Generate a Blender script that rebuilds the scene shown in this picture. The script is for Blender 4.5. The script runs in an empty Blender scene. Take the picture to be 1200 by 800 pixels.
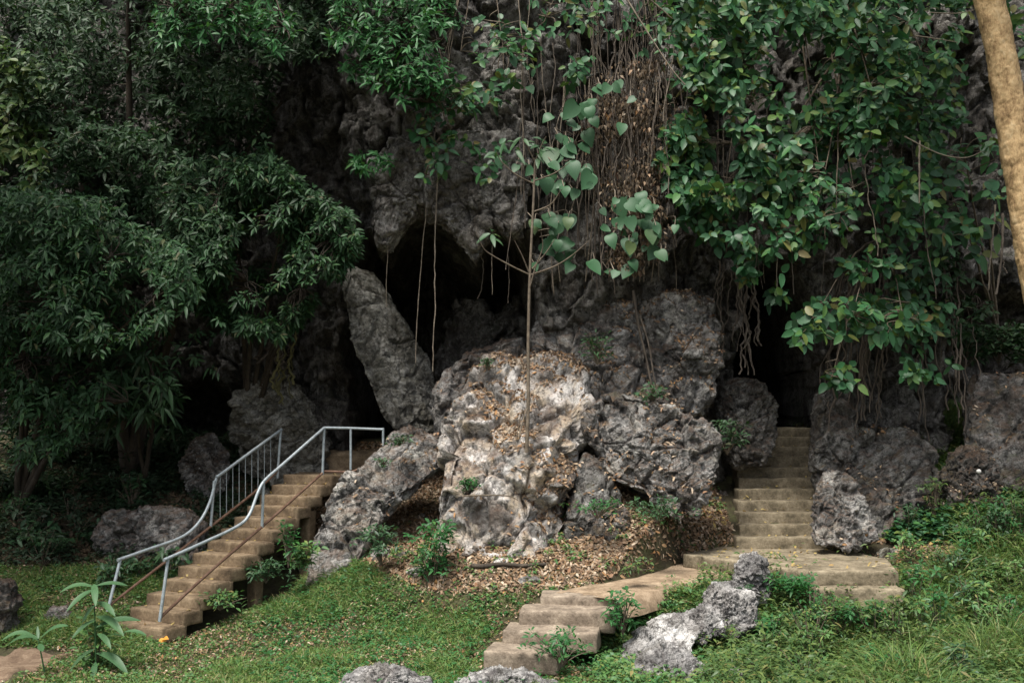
import bpy, bmesh, math, random
import numpy as np
from mathutils import Vector

rng = np.random.default_rng(7)
random.seed(7)
C = bpy.context.scene.collection
PI = math.pi

# ------------------------------------------------------------------ camera maths
F = 35.0 / 36.0 * 1200.0
PITCH = math.atan(100.0 / F)
CAMZ = 2.8
cp, sp = math.cos(PITCH), math.sin(PITCH)


def P(px, py, D):
    """world point seen at photo pixel (px, py) at distance D along +Y"""
    a = (px - 600.0) / F
    b = (400.0 - py) / F
    dy = cp - b * sp
    dz = sp + b * cp
    return np.array([a / dy * D, D, CAMZ + dz / dy * D])


def proj(v):
    x, y, z = v[..., 0], v[..., 1], v[..., 2] - CAMZ
    f = y * cp + z * sp
    u = -y * sp + z * cp
    return 600 + F * x / f, 400 - F * u / f


# ------------------------------------------------------------------ noise
def _hash(ix, iy, iz, s=0):
    h = (ix.astype(np.int64) * 374761393 + iy.astype(np.int64) * 668265263 + iz.astype(np.int64) * 2147483647 + s * 1274126177) & 0xFFFFFFFF
    h = ((h ^ (h >> 13)) * 1274126177) & 0xFFFFFFFF
    h = (h ^ (h >> 16)) & 0xFFFFFFFF
    h = (h * 2246822519) & 0xFFFFFFFF
    h = h ^ (h >> 15)
    return h.astype(np.float64) / 4294967295.0


def vnoise(p, s=0):
    i = np.floor(p)
    f = p - i
    i = i.astype(np.int64)
    f = f * f * f * (f * (f * 6 - 15) + 10)
    out = 0
    for dx in (0, 1):
        wx = f[:, 0] if dx else 1 - f[:, 0]
        for dy in (0, 1):
            wy = f[:, 1] if dy else 1 - f[:, 1]
            for dz in (0, 1):
                wz = f[:, 2] if dz else 1 - f[:, 2]
                out = out + wx * wy * wz * _hash(i[:, 0] + dx, i[:, 1] + dy, i[:, 2] + dz, s)
    return out * 2 - 1


def fbm(p, oct=4, s=0, gain=0.5, ridged=False):
    a, t, n = 1.0, 0.0, 0.0
    q = p.copy()
    for o in range(oct):
        v = vnoise(q, s + o * 17)
        if ridged:
            v = 1 - 2 * np.abs(v)
        t = t + a * v
        n += a
        a *= gain
        q = q * 2.03 + 11.7
    return t / n


def facets(p, s=0, tilt=1.0):
    """fractured-block displacement: each Worley cell carries its own tilted plane; also the distance to the crack"""
    i = np.floor(p).astype(np.int64)
    best = np.full(len(p), 9.0)
    sec = np.full(len(p), 9.0)
    val = np.zeros(len(p))
    for dx in (-1, 0, 1):
        for dy in (-1, 0, 1):
            for dz in (-1, 0, 1):
                c = i + np.array([dx, dy, dz])
                j = np.stack([_hash(c[:, 0], c[:, 1], c[:, 2], s + k) for k in (1, 2, 3)], 1)
                d = p - (c + j)
                r = np.sqrt((d * d).sum(1))
                n = np.stack([_hash(c[:, 0], c[:, 1], c[:, 2], s + k) - 0.5 for k in (5, 6, 7)], 1)
                h = _hash(c[:, 0], c[:, 1], c[:, 2], s + 9) - 0.5
                v = h + tilt * (n * d).sum(1) * 2
                m = r < best
                sec = np.where(m, best, np.minimum(sec, r))
                val = np.where(m, v, val)
                best = np.where(m, r, best)
    return val, sec - best


def sstep(a, b, x):
    t = np.clip((x - a) / (b - a), 0, 1)
    return t * t * (3 - 2 * t)


# ------------------------------------------------------------------ mesh helpers
class MB:
    def __init__(s):
        s.v, s.f, s.n = [], [], 0

    def add(s, v, f):
        v = np.asarray(v, float).reshape(-1, 3)
        f = np.asarray(f, np.int64)
        s.v.append(v)
        s.f.append(f + s.n)
        s.n += len(v)
        return s

    def tube(s, pts, rad, n=6, cap=True):
        pts = np.asarray(pts, float)
        m = len(pts)
        rad = np.broadcast_to(np.asarray(rad, float), (m,))
        t = np.gradient(pts, axis=0)
        t /= np.linalg.norm(t, axis=1, keepdims=True) + 1e-9
        ref = np.array([0.13, 0.92, 0.21]) if abs(t[0, 2]) > 0.6 else np.array([0.1, 0.2, 1.0])
        a = np.cross(t, ref)
        a /= np.linalg.norm(a, axis=1, keepdims=True) + 1e-9
        b = np.cross(t, a)
        th = np.arange(n) * 2 * PI / n
        ring = a[:, None] * np.cos(th)[None, :, None] + b[:, None] * np.sin(th)[None, :, None]
        v = (pts[:, None] + ring * rad[:, None, None]).reshape(-1, 3)
        k = np.arange(m - 1)[:, None] * n
        j = np.arange(n)[None]
        f = np.stack([k + j, k + (j + 1) % n, k + n + (j + 1) % n, k + n + j], -1).reshape(-1, 4)
        s.add(v, f)
        if cap:
            c = np.array([pts[0], pts[-1]])
            vv = np.concatenate([v[:n], v[-n:], c])
            jj = np.arange(n)
            f1 = np.stack([jj, (jj + 1) % n, np.full(n, 2 * n)], 1)
            f2 = np.stack([n + jj, n + (jj + 1) % n, np.full(n, 2 * n + 1)], 1)
            s.add(vv, np.concatenate([f1, f2[:, ::-1]]))
        return s

    def build(s, name, m, parent=None, loc=None, smooth=True):
        if not s.v:
            return None
        v = np.concatenate(s.v)
        off = np.array(parent['_wl'] if parent is not None and '_wl' in parent else (loc if loc is not None else (0, 0, 0)), float)
        v = v - off
        me = bpy.data.meshes.new(name)
        me.vertices.add(len(v))
        me.vertices.foreach_set('co', v.ravel().astype(np.float32))
        loops = np.concatenate([f.ravel() for f in s.f])
        sizes = np.concatenate([np.full(len(f), f.shape[1]) for f in s.f])
        me.loops.add(len(loops))
        me.loops.foreach_set('vertex_index', loops.astype(np.int32))
        me.polygons.add(len(sizes))
        st = np.concatenate([[0], np.cumsum(sizes)[:-1]])
        me.polygons.foreach_set('loop_start', st.astype(np.int32))
        me.polygons.foreach_set('loop_total', sizes.astype(np.int32))
        me.polygons.foreach_set('use_smooth', np.full(len(sizes), smooth))
        me.update(calc_edges=True)
        me.materials.append(m)
        o = bpy.data.objects.new(name, me)
        C.objects.link(o)
        if parent is not None:
            o.parent = parent
            o['_wl'] = parent['_wl']
        elif loc is not None:
            o.location = loc
        return o


def thing(name, label, cat, loc, group=None):
    o = bpy.data.objects.new(name, None)
    C.objects.link(o)
    o.location = loc
    o.empty_display_size = 0.2
    o['_wl'] = [float(x) for x in loc]
    o['label'] = label
    o['category'] = cat
    if group:
        o['group'] = group
    return o


def tag(o, label, cat, group=None):
    o['label'] = label
    o['category'] = cat
    if group:
        o['group'] = group
    return o


def kind(o, k, label=None, cat=None):
    o['kind'] = k
    if label:
        o['label'] = label
    if cat:
        o['category'] = cat
    return o


# ------------------------------------------------------------------ materials
def newmat(name):
    m = bpy.data.materials.new(name)
    m.use_nodes = True
    nt = m.node_tree
    b = nt.nodes['Principled BSDF']
    return m, nt, b, nt.nodes['Material Output']


def nd(nt, t, **k):
    n = nt.nodes.new(t)
    for a, v in k.items():
        if a in ('op',):
            n.operation = v
        else:
            setattr(n, a, v)
    return n


def ramp(nt, fac, stops, interp='LINEAR'):
    r = nt.nodes.new('ShaderNodeValToRGB')
    r.color_ramp.interpolation = interp
    el = r.color_ramp.elements
    while len(el) < len(stops):
        el.new(0.5)
    for e, (p, c) in zip(el, stops):
        e.position = p
        e.color = (c[0], c[1], c[2], 1) if not isinstance(c, (int, float)) else (c, c, c, 1)
    nt.links.new(fac, r.inputs[0])
    return r.outputs[0]


def noise(nt, vec, scale, detail=6, rough=0.55, dist=0.0, sc=None):
    if sc is not None:
        mp = nt.nodes.new('ShaderNodeMapping')
        mp.inputs['Scale'].default_value = sc
        nt.links.new(vec, mp.inputs[0])
        vec = mp.outputs[0]
    n = nt.nodes.new('ShaderNodeTexNoise')
    n.inputs['Scale'].default_value = scale
    n.inputs['Detail'].default_value = detail
    n.inputs['Roughness'].default_value = rough
    n.inputs['Distortion'].default_value = dist
    nt.links.new(vec, n.inputs['Vector'])
    return n.outputs['Fac']


def mix(nt, fac, a, b, mode='MIX'):
    n = nt.nodes.new('ShaderNodeMix')
    n.data_type = 'RGBA'
    n.blend_type = mode
    n.clamp_factor = True
    for sock, v in ((n.inputs[0], fac), (n.inputs[6], a), (n.inputs[7], b)):
        if isinstance(v, (int, float)):
            sock.default_value = v
        elif isinstance(v, tuple):
            sock.default_value = (v[0], v[1], v[2], 1)
        else:
            nt.links.new(v, sock)
    return n.outputs[2]


def math_(nt, op, a, b=0.0):
    n = nt.nodes.new('ShaderNodeMath')
    n.operation = op
    for sock, v in ((n.inputs[0], a), (n.inputs[1], b)):
        if isinstance(v, (int, float)):
            sock.default_value = v
        else:
            nt.links.new(v, sock)
    return n.outputs[0]


def rock_mat(name, dark=(.05, .048, .045), mid=(.16, .15, .14), light=(.34, .33, .31), patch=None, patch_amt=0.5, moss=0.25,
             stain=(.12, .075, .045), stain_amt=.5, streak=1.0, bump=1.0, lichen=0.5, off=(0, 0, 0), litter=0.0, pits=.65):
    m, nt, b, out = newmat(name)
    g = nt.nodes.new('ShaderNodeNewGeometry')
    add = nt.nodes.new('ShaderNodeVectorMath')
    add.inputs[1].default_value = off
    nt.links.new(g.outputs['Position'], add.inputs[0])
    pos = add.outputs[0]
    n1 = noise(nt, pos, 1.6, 9, .68, .4, sc=(1, 1, 1 / streak))
    n2 = noise(nt, pos, 7, 8, .7, .6, sc=(1, 1, 1 / streak))
    n3 = noise(nt, pos, 34, 5, .7)
    comb = math_(nt, 'ADD', math_(nt, 'MULTIPLY', n1, .45), math_(nt, 'ADD', math_(nt, 'MULTIPLY', n2, .38), math_(nt, 'MULTIPLY', n3, .17)))
    col = ramp(nt, comb, [(.40, dark), (.485, mid), (.56, light), (.65, tuple(min(1, c * 1.35) for c in light))])
    mp2 = nt.nodes.new('ShaderNodeMapping')
    mp2.inputs['Rotation'].default_value = (.5, .45, .2)
    nt.links.new(pos, mp2.inputs[0])
    bed = noise(nt, mp2.outputs[0], 2.6, 8, .72, .5, sc=(1, 1, 5.5 / streak))
    col = mix(nt, ramp(nt, bed, [(.36, .75), (.50, 0.0)]), col, dark)
    col = mix(nt, ramp(nt, bed, [(.56, 0.0), (.66, .6)]), col, light)
    # brown stain
    s1 = ramp(nt, noise(nt, pos, 2.3, 6, .6, .8, sc=(1, 1, .5)), [(.46, 0.0), (.62, 1.0)])
    col = mix(nt, math_(nt, 'MULTIPLY', s1, stain_amt), col, stain)
    if patch:
        p1 = noise(nt, pos, 1.35, 7, .62, .35)
        pm = ramp(nt, p1, [(.60 - patch_amt * .22, 0.0), (.66 - patch_amt * .22, 1.0)])
        pc = mix(nt, ramp(nt, noise(nt, pos, 2.0, 4), [(.42, 0.0), (.58, 1.0)]), patch[0], patch[1])
        sp = ramp(nt, noise(nt, pos, 16, 7, .75, .5), [(.40, 0.15), (.50, 1.0)])
        col = mix(nt, math_(nt, 'MULTIPLY', pm, sp), col, pc)
    # white lichen specks
    l1 = ramp(nt, noise(nt, pos, 11, 6, .72, .3), [(.60, 0.0), (.66, 1.0)])
    l2 = ramp(nt, noise(nt, pos, 1.1, 3), [(.45, 0.0), (.6, 1.0)])
    col = mix(nt, math_(nt, 'MULTIPLY', math_(nt, 'MULTIPLY', l1, l2), lichen), col, (.50, .49, .46))
    # dark pits
    vo = nt.nodes.new('ShaderNodeTexVoronoi')
    vo.feature = 'DISTANCE_TO_EDGE'
    vo.inputs['Scale'].default_value = 3.1
    wv = nt.nodes.new('ShaderNodeVectorMath')
    wn = nt.nodes.new('ShaderNodeTexNoise')
    wn.inputs['Scale'].default_value = 2.2
    wn.inputs['Detail'].default_value = 5
    nt.links.new(pos, wn.inputs['Vector'])
    mixv = nt.nodes.new('ShaderNodeVectorMath')
    mixv.operation = 'MULTIPLY_ADD'
    nt.links.new(wn.outputs['Color'], mixv.inputs[0])
    mixv.inputs[1].default_value = (.9, .9, .9)
    nt.links.new(pos, mixv.inputs[2])
    nt.links.new(mixv.outputs[0], vo.inputs['Vector'])
    crack = ramp(nt, vo.outputs['Distance'], [(.0, 1.0), (.03, 0.0)])
    col = mix(nt, math_(nt, 'MULTIPLY', crack, .45), col, (.02, .018, .015))
    pit = ramp(nt, noise(nt, pos, 15, 7, .72, .8), [(.38, 1.0), (.47, 0.0)])
    col = mix(nt, math_(nt, 'MULTIPLY', pit, pits), col, tuple(c_ * .5 for c_ in dark))
    # moss on upward faces
    sep = nt.nodes.new('ShaderNodeSeparateXYZ')
    nt.links.new(g.outputs['Normal'], sep.inputs[0])
    up = ramp(nt, sep.outputs['Z'], [(.1, 0.0), (.75, 1.0)])
    mm = ramp(nt, noise(nt, pos, 3.4, 7, .65), [(.5, 0.0), (.58, 1.0)])
    mf = math_(nt, 'MULTIPLY', math_(nt, 'MULTIPLY', up, mm), moss)
    col = mix(nt, mf, col, (.055, .065, .022))
    if litter:
        lm = ramp(nt, noise(nt, pos, 2.0, 6, .7), [(.42, 0.0), (.5, 1.0)])
        col = mix(nt, math_(nt, 'MULTIPLY', math_(nt, 'MULTIPLY', up, lm), litter), col, (.10, .055, .03))
    nt.links.new(col, b.inputs['Base Color'])
    b.inputs['Roughness'].default_value = .85
    b.inputs['Specular IOR Level'].default_value = .3
    h = math_(nt, 'ADD', math_(nt, 'ADD', math_(nt, 'MULTIPLY', n2, .25), math_(nt, 'MULTIPLY', n3, .22)), math_(nt, 'MULTIPLY', bed, .7))
    h = math_(nt, 'SUBTRACT', math_(nt, 'SUBTRACT', h, math_(nt, 'MULTIPLY', crack, .2)), math_(nt, 'MULTIPLY', pit, .18 * pits))
    bp = nt.nodes.new('ShaderNodeBump')
    bp.inputs['Strength'].default_value = .9 * bump
    bp.inputs['Distance'].default_value = .11
    nt.links.new(h, bp.inputs['Height'])
    nt.links.new(bp.outputs[0], b.inputs['Normal'])
    return m


def leaf_mat(name, cols, rough=.42, trans=.22, spec=.5, tcol=None):
    rough, spec = max(rough, .46), min(spec, .16 if name in ('leaf_deep', 'leaf_dark') else .3)
    m, nt, b, out = newmat(name)
    g = nt.nodes.new('ShaderNodeNewGeometry')
    n = len(cols)
    col = ramp(nt, g.outputs['Random Per Island'], [(i / max(1, n - 2) * .93 if i < n - 1 else 1.0, c) for i, c in enumerate(cols)])
    nz = noise(nt, g.outputs['Position'], 40, 3)
    col = mix(nt, math_(nt, 'MULTIPLY', nz, .35), col, mix(nt, .5, col, (.01, .012, .006)))
    under = mix(nt, .22, col, (.12, .16, .09))
    col2 = mix(nt, math_(nt, 'MULTIPLY', g.outputs['Backfacing'], .6), col, under)
    nt.links.new(col2, b.inputs['Base Color'])
    b.inputs['Roughness'].default_value = rough
    b.inputs['Specular IOR Level'].default_value = spec
    if trans > 0:
        t = nt.nodes.new('ShaderNodeBsdfTranslucent')
        nt.links.new(mix(nt, .5, col, tcol or (.10, .20, .03)), t.inputs[0])
        mx = nt.nodes.new('ShaderNodeMixShader')
        mx.inputs[0].default_value = trans
        nt.links.new(b.outputs[0], mx.inputs[1])
        nt.links.new(t.outputs[0], mx.inputs[2])
        nt.links.new(mx.outputs[0], out.inputs['Surface'])
    return m


def plain(name, stops, scale=6, rough=.8, metal=0, bump=.3, dist=.02, det=8, sc=None):
    m, nt, b, out = newmat(name)
    g = nt.nodes.new('ShaderNodeNewGeometry')
    n = noise(nt, g.outputs['Position'], scale, det, .68, .3, sc=sc)
    n2 = noise(nt, g.outputs['Position'], scale * 7, 6, .7, 0, sc=sc)
    f = math_(nt, 'ADD', math_(nt, 'MULTIPLY', n, .65), math_(nt, 'MULTIPLY', n2, .35))
    nt.links.new(ramp(nt, f, stops), b.inputs['Base Color'])
    b.inputs['Roughness'].default_value = rough
    b.inputs['Metallic'].default_value = metal
    b.inputs['Specular IOR Level'].default_value = .35
    bp = nt.nodes.new('ShaderNodeBump')
    bp.inputs['Strength'].default_value = bump
    bp.inputs['Distance'].default_value = dist
    nt.links.new(f, bp.inputs['Height'])
    nt.links.new(bp.outputs[0], b.inputs['Normal'])
    return m


M = {}
M['cliff'] = rock_mat('cliff_limestone', dark=(.030, .028, .026), mid=(.115, .108, .098), light=(.27, .26, .24), moss=.35, stain=(.06, .045, .032), stain_amt=.45, streak=3.2, lichen=.3)
M['overhang'] = rock_mat('overhang_limestone', dark=(.05, .047, .043), mid=(.19, .178, .16), light=(.40, .385, .36), moss=.2, stain=(.09, .07, .05), stain_amt=.4, streak=2.2, lichen=.5, off=(4.4, 1, 8))
M['boulder_pale'] = rock_mat('pale_limestone', dark=(.045, .042, .04), mid=(.18, .172, .16), light=(.42, .41, .39), patch=((.62, .585, .55), (.53, .44, .33)), patch_amt=.55, moss=.25, stain=(.12, .08, .055), stain_amt=.5, lichen=.8, off=(3.1, 0, 1.7), litter=.5, pits=.4, bump=.7)
M['boulder_grey'] = rock_mat('grey_limestone', dark=(.045, .043, .042), mid=(.175, .17, .16), light=(.42, .41, .39), patch=((.50, .48, .44), (.42, .39, .34)), patch_amt=.15, moss=.3, stain=(.085, .06, .042), stain_amt=.35, lichen=.8, off=(9.1, 2, 5.7), litter=.6)
M['boulder_dark'] = rock_mat('dark_limestone', dark=(.026, .025, .023), mid=(.105, .10, .092), light=(.27, .265, .25), moss=.45, stain=(.055, .04, .028), stain_amt=.4, lichen=.5, off=(1.1, 7, 2.7), litter=.5)
M['slab'] = rock_mat('slab_limestone', dark=(.07, .065, .055), mid=(.20, .19, .16), light=(.42, .41, .37), moss=.2, stain=(.10, .085, .05), stain_amt=.4, lichen=.5, off=(5.1, 4, 2.7))
M['stone_white'] = rock_mat('white_lichened_stone', dark=(.05, .045, .045), mid=(.20, .195, .19), light=(.40, .39, .375), patch=((.56, .55, .53), (.48, .46, .43)), patch_amt=.3, moss=.1, stain=(.09, .07, .055), stain_amt=.35, lichen=.4, off=(2.3, 8, 6.7), pits=.8, bump=.6)
M['concrete_tan'] = plain('weathered_tan_concrete', [(.32, (.05, .036, .022)), (.46, (.155, .11, .066)), (.56, (.25, .185, .115)), (.7, (.40, .31, .20))], 4.2, .92, bump=.8)
M['concrete_moss'] = plain('mossy_brown_concrete', [(.33, (.055, .047, .028)), (.46, (.14, .115, .075)), (.56, (.24, .20, .135)), (.7, (.38, .325, .23))], 4.6, .92, bump=.9)
M['path_dust'] = plain('dusty_path', [(.32, (.09, .062, .04)), (.46, (.20, .145, .092)), (.56, (.30, .225, .15)), (.7, (.46, .36, .25))], 4.5, .95, bump=.6)
M['dirt'] = plain('trodden_dirt', [(.32, (.07, .045, .03)), (.47, (.17, .115, .075)), (.57, (.25, .18, .12)), (.7, (.34, .26, .18))], 6, .95, bump=1, dist=.03)
M['concrete_step'] = plain('worn_grey_tan_concrete', [(.33, (.06, .047, .034)), (.46, (.17, .135, .10)), (.56, (.27, .22, .165)), (.7, (.42, .36, .28))], 5, .92, bump=.9)
M['metal'] = plain('galvanised_paint', [(.33, (.10, .06, .04)), (.38, (.22, .25, .26)), (.5, (.33, .38, .40)), (.7, (.45, .49, .50))], 14, .5, metal=.3, bump=.15)
M['rust'] = plain('rusty_pipe', [(.35, (.07, .035, .022)), (.5, (.15, .085, .055)), (.7, (.26, .18, .13))], 8, .75, bump=.2)
M['soil'] = plain('forest_soil', [(.34, (.02, .016, .010)), (.48, (.05, .042, .022)), (.60, (.07, .075, .03)), (.7, (.13, .095, .055))], 2.6, .95, bump=1, dist=.06)
M['bark_dark'] = plain('dark_bark', [(.35, (.02, .016, .012)), (.5, (.05, .04, .03)), (.65, (.10, .08, .06))], 6, .9, bump=.8, sc=(1, 1, .25))
M['bark_pale'] = plain('flaky_orange_bark', [(.34, (.11, .07, .035)), (.44, (.31, .20, .095)), (.54, (.54, .37, .185)), (.68, (.66, .51, .30))], 6.5, .85, bump=1, dist=.03, sc=(1, 1, .45))
M['bark_thin'] = plain('thin_brown_bark', [(.35, (.055, .043, .03)), (.5, (.12, .095, .068)), (.65, (.20, .165, .12))], 12, .85, bump=.4)
M['root'] = plain('pale_root', [(.35, (.04, .032, .025)), (.5, (.10, .08, .062)), (.65, (.18, .15, .12))], 9, .85, bump=.5, sc=(1, 1, .3))
M['vine'] = plain('vine_stem', [(.35, (.10, .08, .06)), (.5, (.20, .165, .125)), (.65, (.30, .26, .20))], 12, .85, bump=.3)
M['yroot'] = plain('mossy_yellow_root', [(.35, (.07, .06, .02)), (.5, (.11, .10, .04)), (.65, (.17, .15, .07))], 9, .85, bump=.5, sc=(1, 1, .3))
G_ = leaf_mat
M['lf_dark'] = G_('leaf_dark', [(.006, .022, .009), (.010, .036, .013), (.016, .052, .018), (.010, .040, .016), (.026, .062, .018), (.05, .04, .025)], rough=.42, trans=.10, spec=.4)
M['lf_deep'] = G_('leaf_deep', [(.006, .025, .010), (.010, .044, .016), (.018, .068, .022), (.010, .042, .018), (.035, .10, .026), (.07, .06, .03)], rough=.42, trans=.14, spec=.4)
M['lf_mid'] = G_('leaf_mid', [(.014, .050, .022), (.024, .082, .032), (.038, .10, .036), (.024, .07, .036), (.07, .12, .03)], rough=.42, trans=.16)
M['lf_bright'] = G_('leaf_bright', [(.012, .085, .022), (.018, .12, .028), (.028, .155, .034), (.06, .17, .035)], rough=.42, trans=.25)
M['lf_ovate'] = G_('leaf_ovate', [(.010, .050, .020), (.016, .088, .032), (.024, .125, .040), (.018, .078, .036), (.04, .15, .035), (.11, .18, .03), (.14, .10, .03)], rough=.42, trans=.18)
M['lf_heart'] = G_('leaf_heart', [(.015, .07, .030), (.03, .11, .045), (.022, .09, .035), (.09, .13, .04)], rough=.5, trans=.15)
M['lf_yellow'] = G_('leaf_yellowgreen', [(.03, .08, .02), (.06, .12, .028), (.12, .17, .035), (.18, .14, .05)], rough=.45, trans=.2)
M['lf_herb'] = G_('leaf_herb', [(.045, .14, .035), (.08, .20, .05), (.12, .24, .06), (.06, .17, .07), (.20, .26, .06), (.28, .22, .08)], rough=.5, trans=.25)
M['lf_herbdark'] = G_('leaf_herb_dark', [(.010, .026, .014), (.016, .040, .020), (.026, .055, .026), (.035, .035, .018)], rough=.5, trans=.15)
M['grass'] = G_('grass_blade', [(.08, .18, .035), (.12, .23, .05), (.20, .26, .06), (.07, .18, .05), (.30, .27, .11), (.42, .36, .20)], rough=.55, trans=.25)
M['litter'] = G_('dead_leaf', [(.06, .03, .02), (.16, .085, .05), (.30, .19, .12), (.09, .05, .035), (.46, .34, .23), (.24, .10, .045), (.60, .48, .36), (.12, .07, .045), (.34, .20, .10), (.07, .04, .03), (.45, .22, .08)], rough=.7, trans=.08, spec=.3, tcol=(.3, .15, .05))
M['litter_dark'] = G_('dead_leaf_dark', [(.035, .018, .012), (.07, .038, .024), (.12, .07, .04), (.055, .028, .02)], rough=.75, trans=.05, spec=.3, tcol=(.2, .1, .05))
M['litter_yel'] = G_('dead_leaf_yellow', [(.38, .26, .08), (.45, .34, .12), (.30, .17, .06), (.50, .42, .22)], rough=.7, trans=.1, spec=.3, tcol=(.3, .2, .05))
M['orange_leaf'] = G_('orange_leaf_surface', [(.75, .30, .03), (.8, .36, .05)], rough=.6, trans=.1, tcol=(.5, .2, .02))
M['pebble'] = plain('white_pebble', [(.3, (.5, .49, .46)), (.7, (.7, .69, .66))], 9, .7, bump=.1)

# ------------------------------------------------------------------ leaf builder
# templates: rows of (u along, v half width, w lift)
def leaf_template(st, fold=.25):
    """st: list of (u, halfwidth). first & last are points"""
    v = [(st[0][0], 0, 0)]
    for u, w in st[1:-1]:
        v += [(u, -w, w * fold), (u, 0, 0), (u, w, w * fold)]
    v.append((st[-1][0], 0, 0))
    n = len(st) - 2
    q, t = [], []
    t += [(0, 2, 1), (0, 3, 2)]
    for i in range(n - 1):
        a = 1 + 3 * i
        q += [(a, a + 1, a + 4, a + 3), (a + 1, a + 2, a + 5, a + 4)]
    a = 1 + 3 * (n - 1)
    e = len(v) - 1
    t += [(a, a + 1, e), (a + 1, a + 2, e)]
    return np.array(v), np.array(t), np.array(q) if q else None


T_LANCE = leaf_template([(0, 0), (.18, .30), (.45, .5), (.75, .34), (1, 0)], .3)
T_OVATE = leaf_template([(0, 0), (.14, .36), (.42, .5), (.74, .36), (1, 0)], .22)
T_HEART = leaf_template([(.05, 0), (-.05, .26), (.04, .42), (.22, .51), (.42, .50), (.62, .39), (.82, .20), (1, 0)], .22)
T_SMALL = leaf_template([(0, 0), (.42, .5), (1, 0)], .25)
T_BLADE = leaf_template([(0, 0), (.25, .5), (.65, .38), (1, 0)], .2)


def norm(a):
    return a / (np.linalg.norm(a, axis=-1, keepdims=True) + 1e-9)


def leaves(mb, tpl, base, axis, nrm, L, W, droop=.15, curl=0.0):
    tv, tt, tq = tpl
    n = len(base)
    if n == 0:
        return
    axis = norm(axis)
    side = norm(np.cross(nrm, axis))
    nn = np.cross(axis, side)
    L = np.broadcast_to(L, (n,))
    W = np.broadcast_to(W, (n,))
    droop = np.broadcast_to(droop, (n,))
    curl = np.broadcast_to(curl, (n,))
    u, v, w = tv[:, 0], tv[:, 1], tv[:, 2]
    p = base[:, None] + axis[:, None] * (u[None] * L[:, None])[..., None] + side[:, None] * (v[None] * W[:, None])[..., None] \
        + nn[:, None] * (w[None] * W[:, None] + curl[:, None] * (np.sin(u * PI)[None]) * L[:, None])[..., None]
    p[..., 2] -= (u ** 2)[None] * (droop * L)[:, None]
    k = len(tv)
    o = (np.arange(n) * k)[:, None, None]
    b0 = mb.n
    mb.v.append(p.reshape(-1, 3))
    mb.n += n * k
    mb.f.append((tt[None] + o).reshape(-1, 3) + b0)
    if tq is not None:
        mb.f.append((tq[None] + o).reshape(-1, 4) + b0)


def whorls(mb, cen, face, k, L, Wr, tpl=T_LANCE, elev=.25, droop=.3, jit=.35, Lj=.3):
    """rosettes of k leaves at each centre; face = rosette axis"""
    n = len(cen)
    kk = np.repeat(np.arange(n), k)
    m = len(kk)
    alive = rng.random(m) < .82
    f = norm(face[kk] + rng.normal(0, .12, (m, 3)))
    ref = np.tile(np.array([[.31, .82, .11]]), (m, 1))
    a = norm(np.cross(f, ref))
    b = np.cross(f, a)
    th = np.tile(np.arange(k) * 2 * PI / k, n) + np.repeat(rng.uniform(0, 6.28, n), k) + rng.normal(0, jit, m)
    el = elev + rng.normal(0, .25, m)
    ax = norm((a * np.cos(th)[:, None] + b * np.sin(th)[:, None]) * np.cos(el)[:, None] + f * np.sin(el)[:, None])
    nr = norm(f + ax * -.3 + rng.normal(0, .25, (m, 3)))
    Ls = (np.broadcast_to(L, (n,))[kk]) * rng.uniform(1 - Lj, 1 + Lj, m)
    base = cen[kk] + ax * .015 - f * (rng.uniform(0, .9, m) * Ls)[:, None]
    a_ = alive
    leaves(mb, tpl, base[a_], ax[a_], nr[a_], Ls[a_], (Ls * Wr * rng.uniform(.8, 1.2, m))[a_], (droop * rng.uniform(.4, 1.5, m))[a_])


def inpoly(px, py, poly):
    poly = np.asarray(poly, float)
    c = np.zeros(len(px), bool)
    j = len(poly) - 1
    for i in range(len(poly)):
        xi, yi = poly[i]
        xj, yj = poly[j]
        hit = ((yi > py) != (yj > py)) & (px < (xj - xi) * (py - yi) / (yj - yi + 1e-9) + xi)
        c ^= hit
        j = i
    return c


def Pv(px, py, D):
    a = (px - 600.0) / F
    b = (400.0 - py) / F
    dy = cp - b * sp
    dz = sp + b * cp
    return np.stack([a / dy * D, D * np.ones_like(a), CAMZ + dz / dy * D], -1)


# ------------------------------------------------------------------ ground
def gauss(x, y, cx, cy, sx, sy):
    return np.exp(-((x - cx) / sx) ** 2 - ((y - cy) / sy) ** 2)


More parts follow.
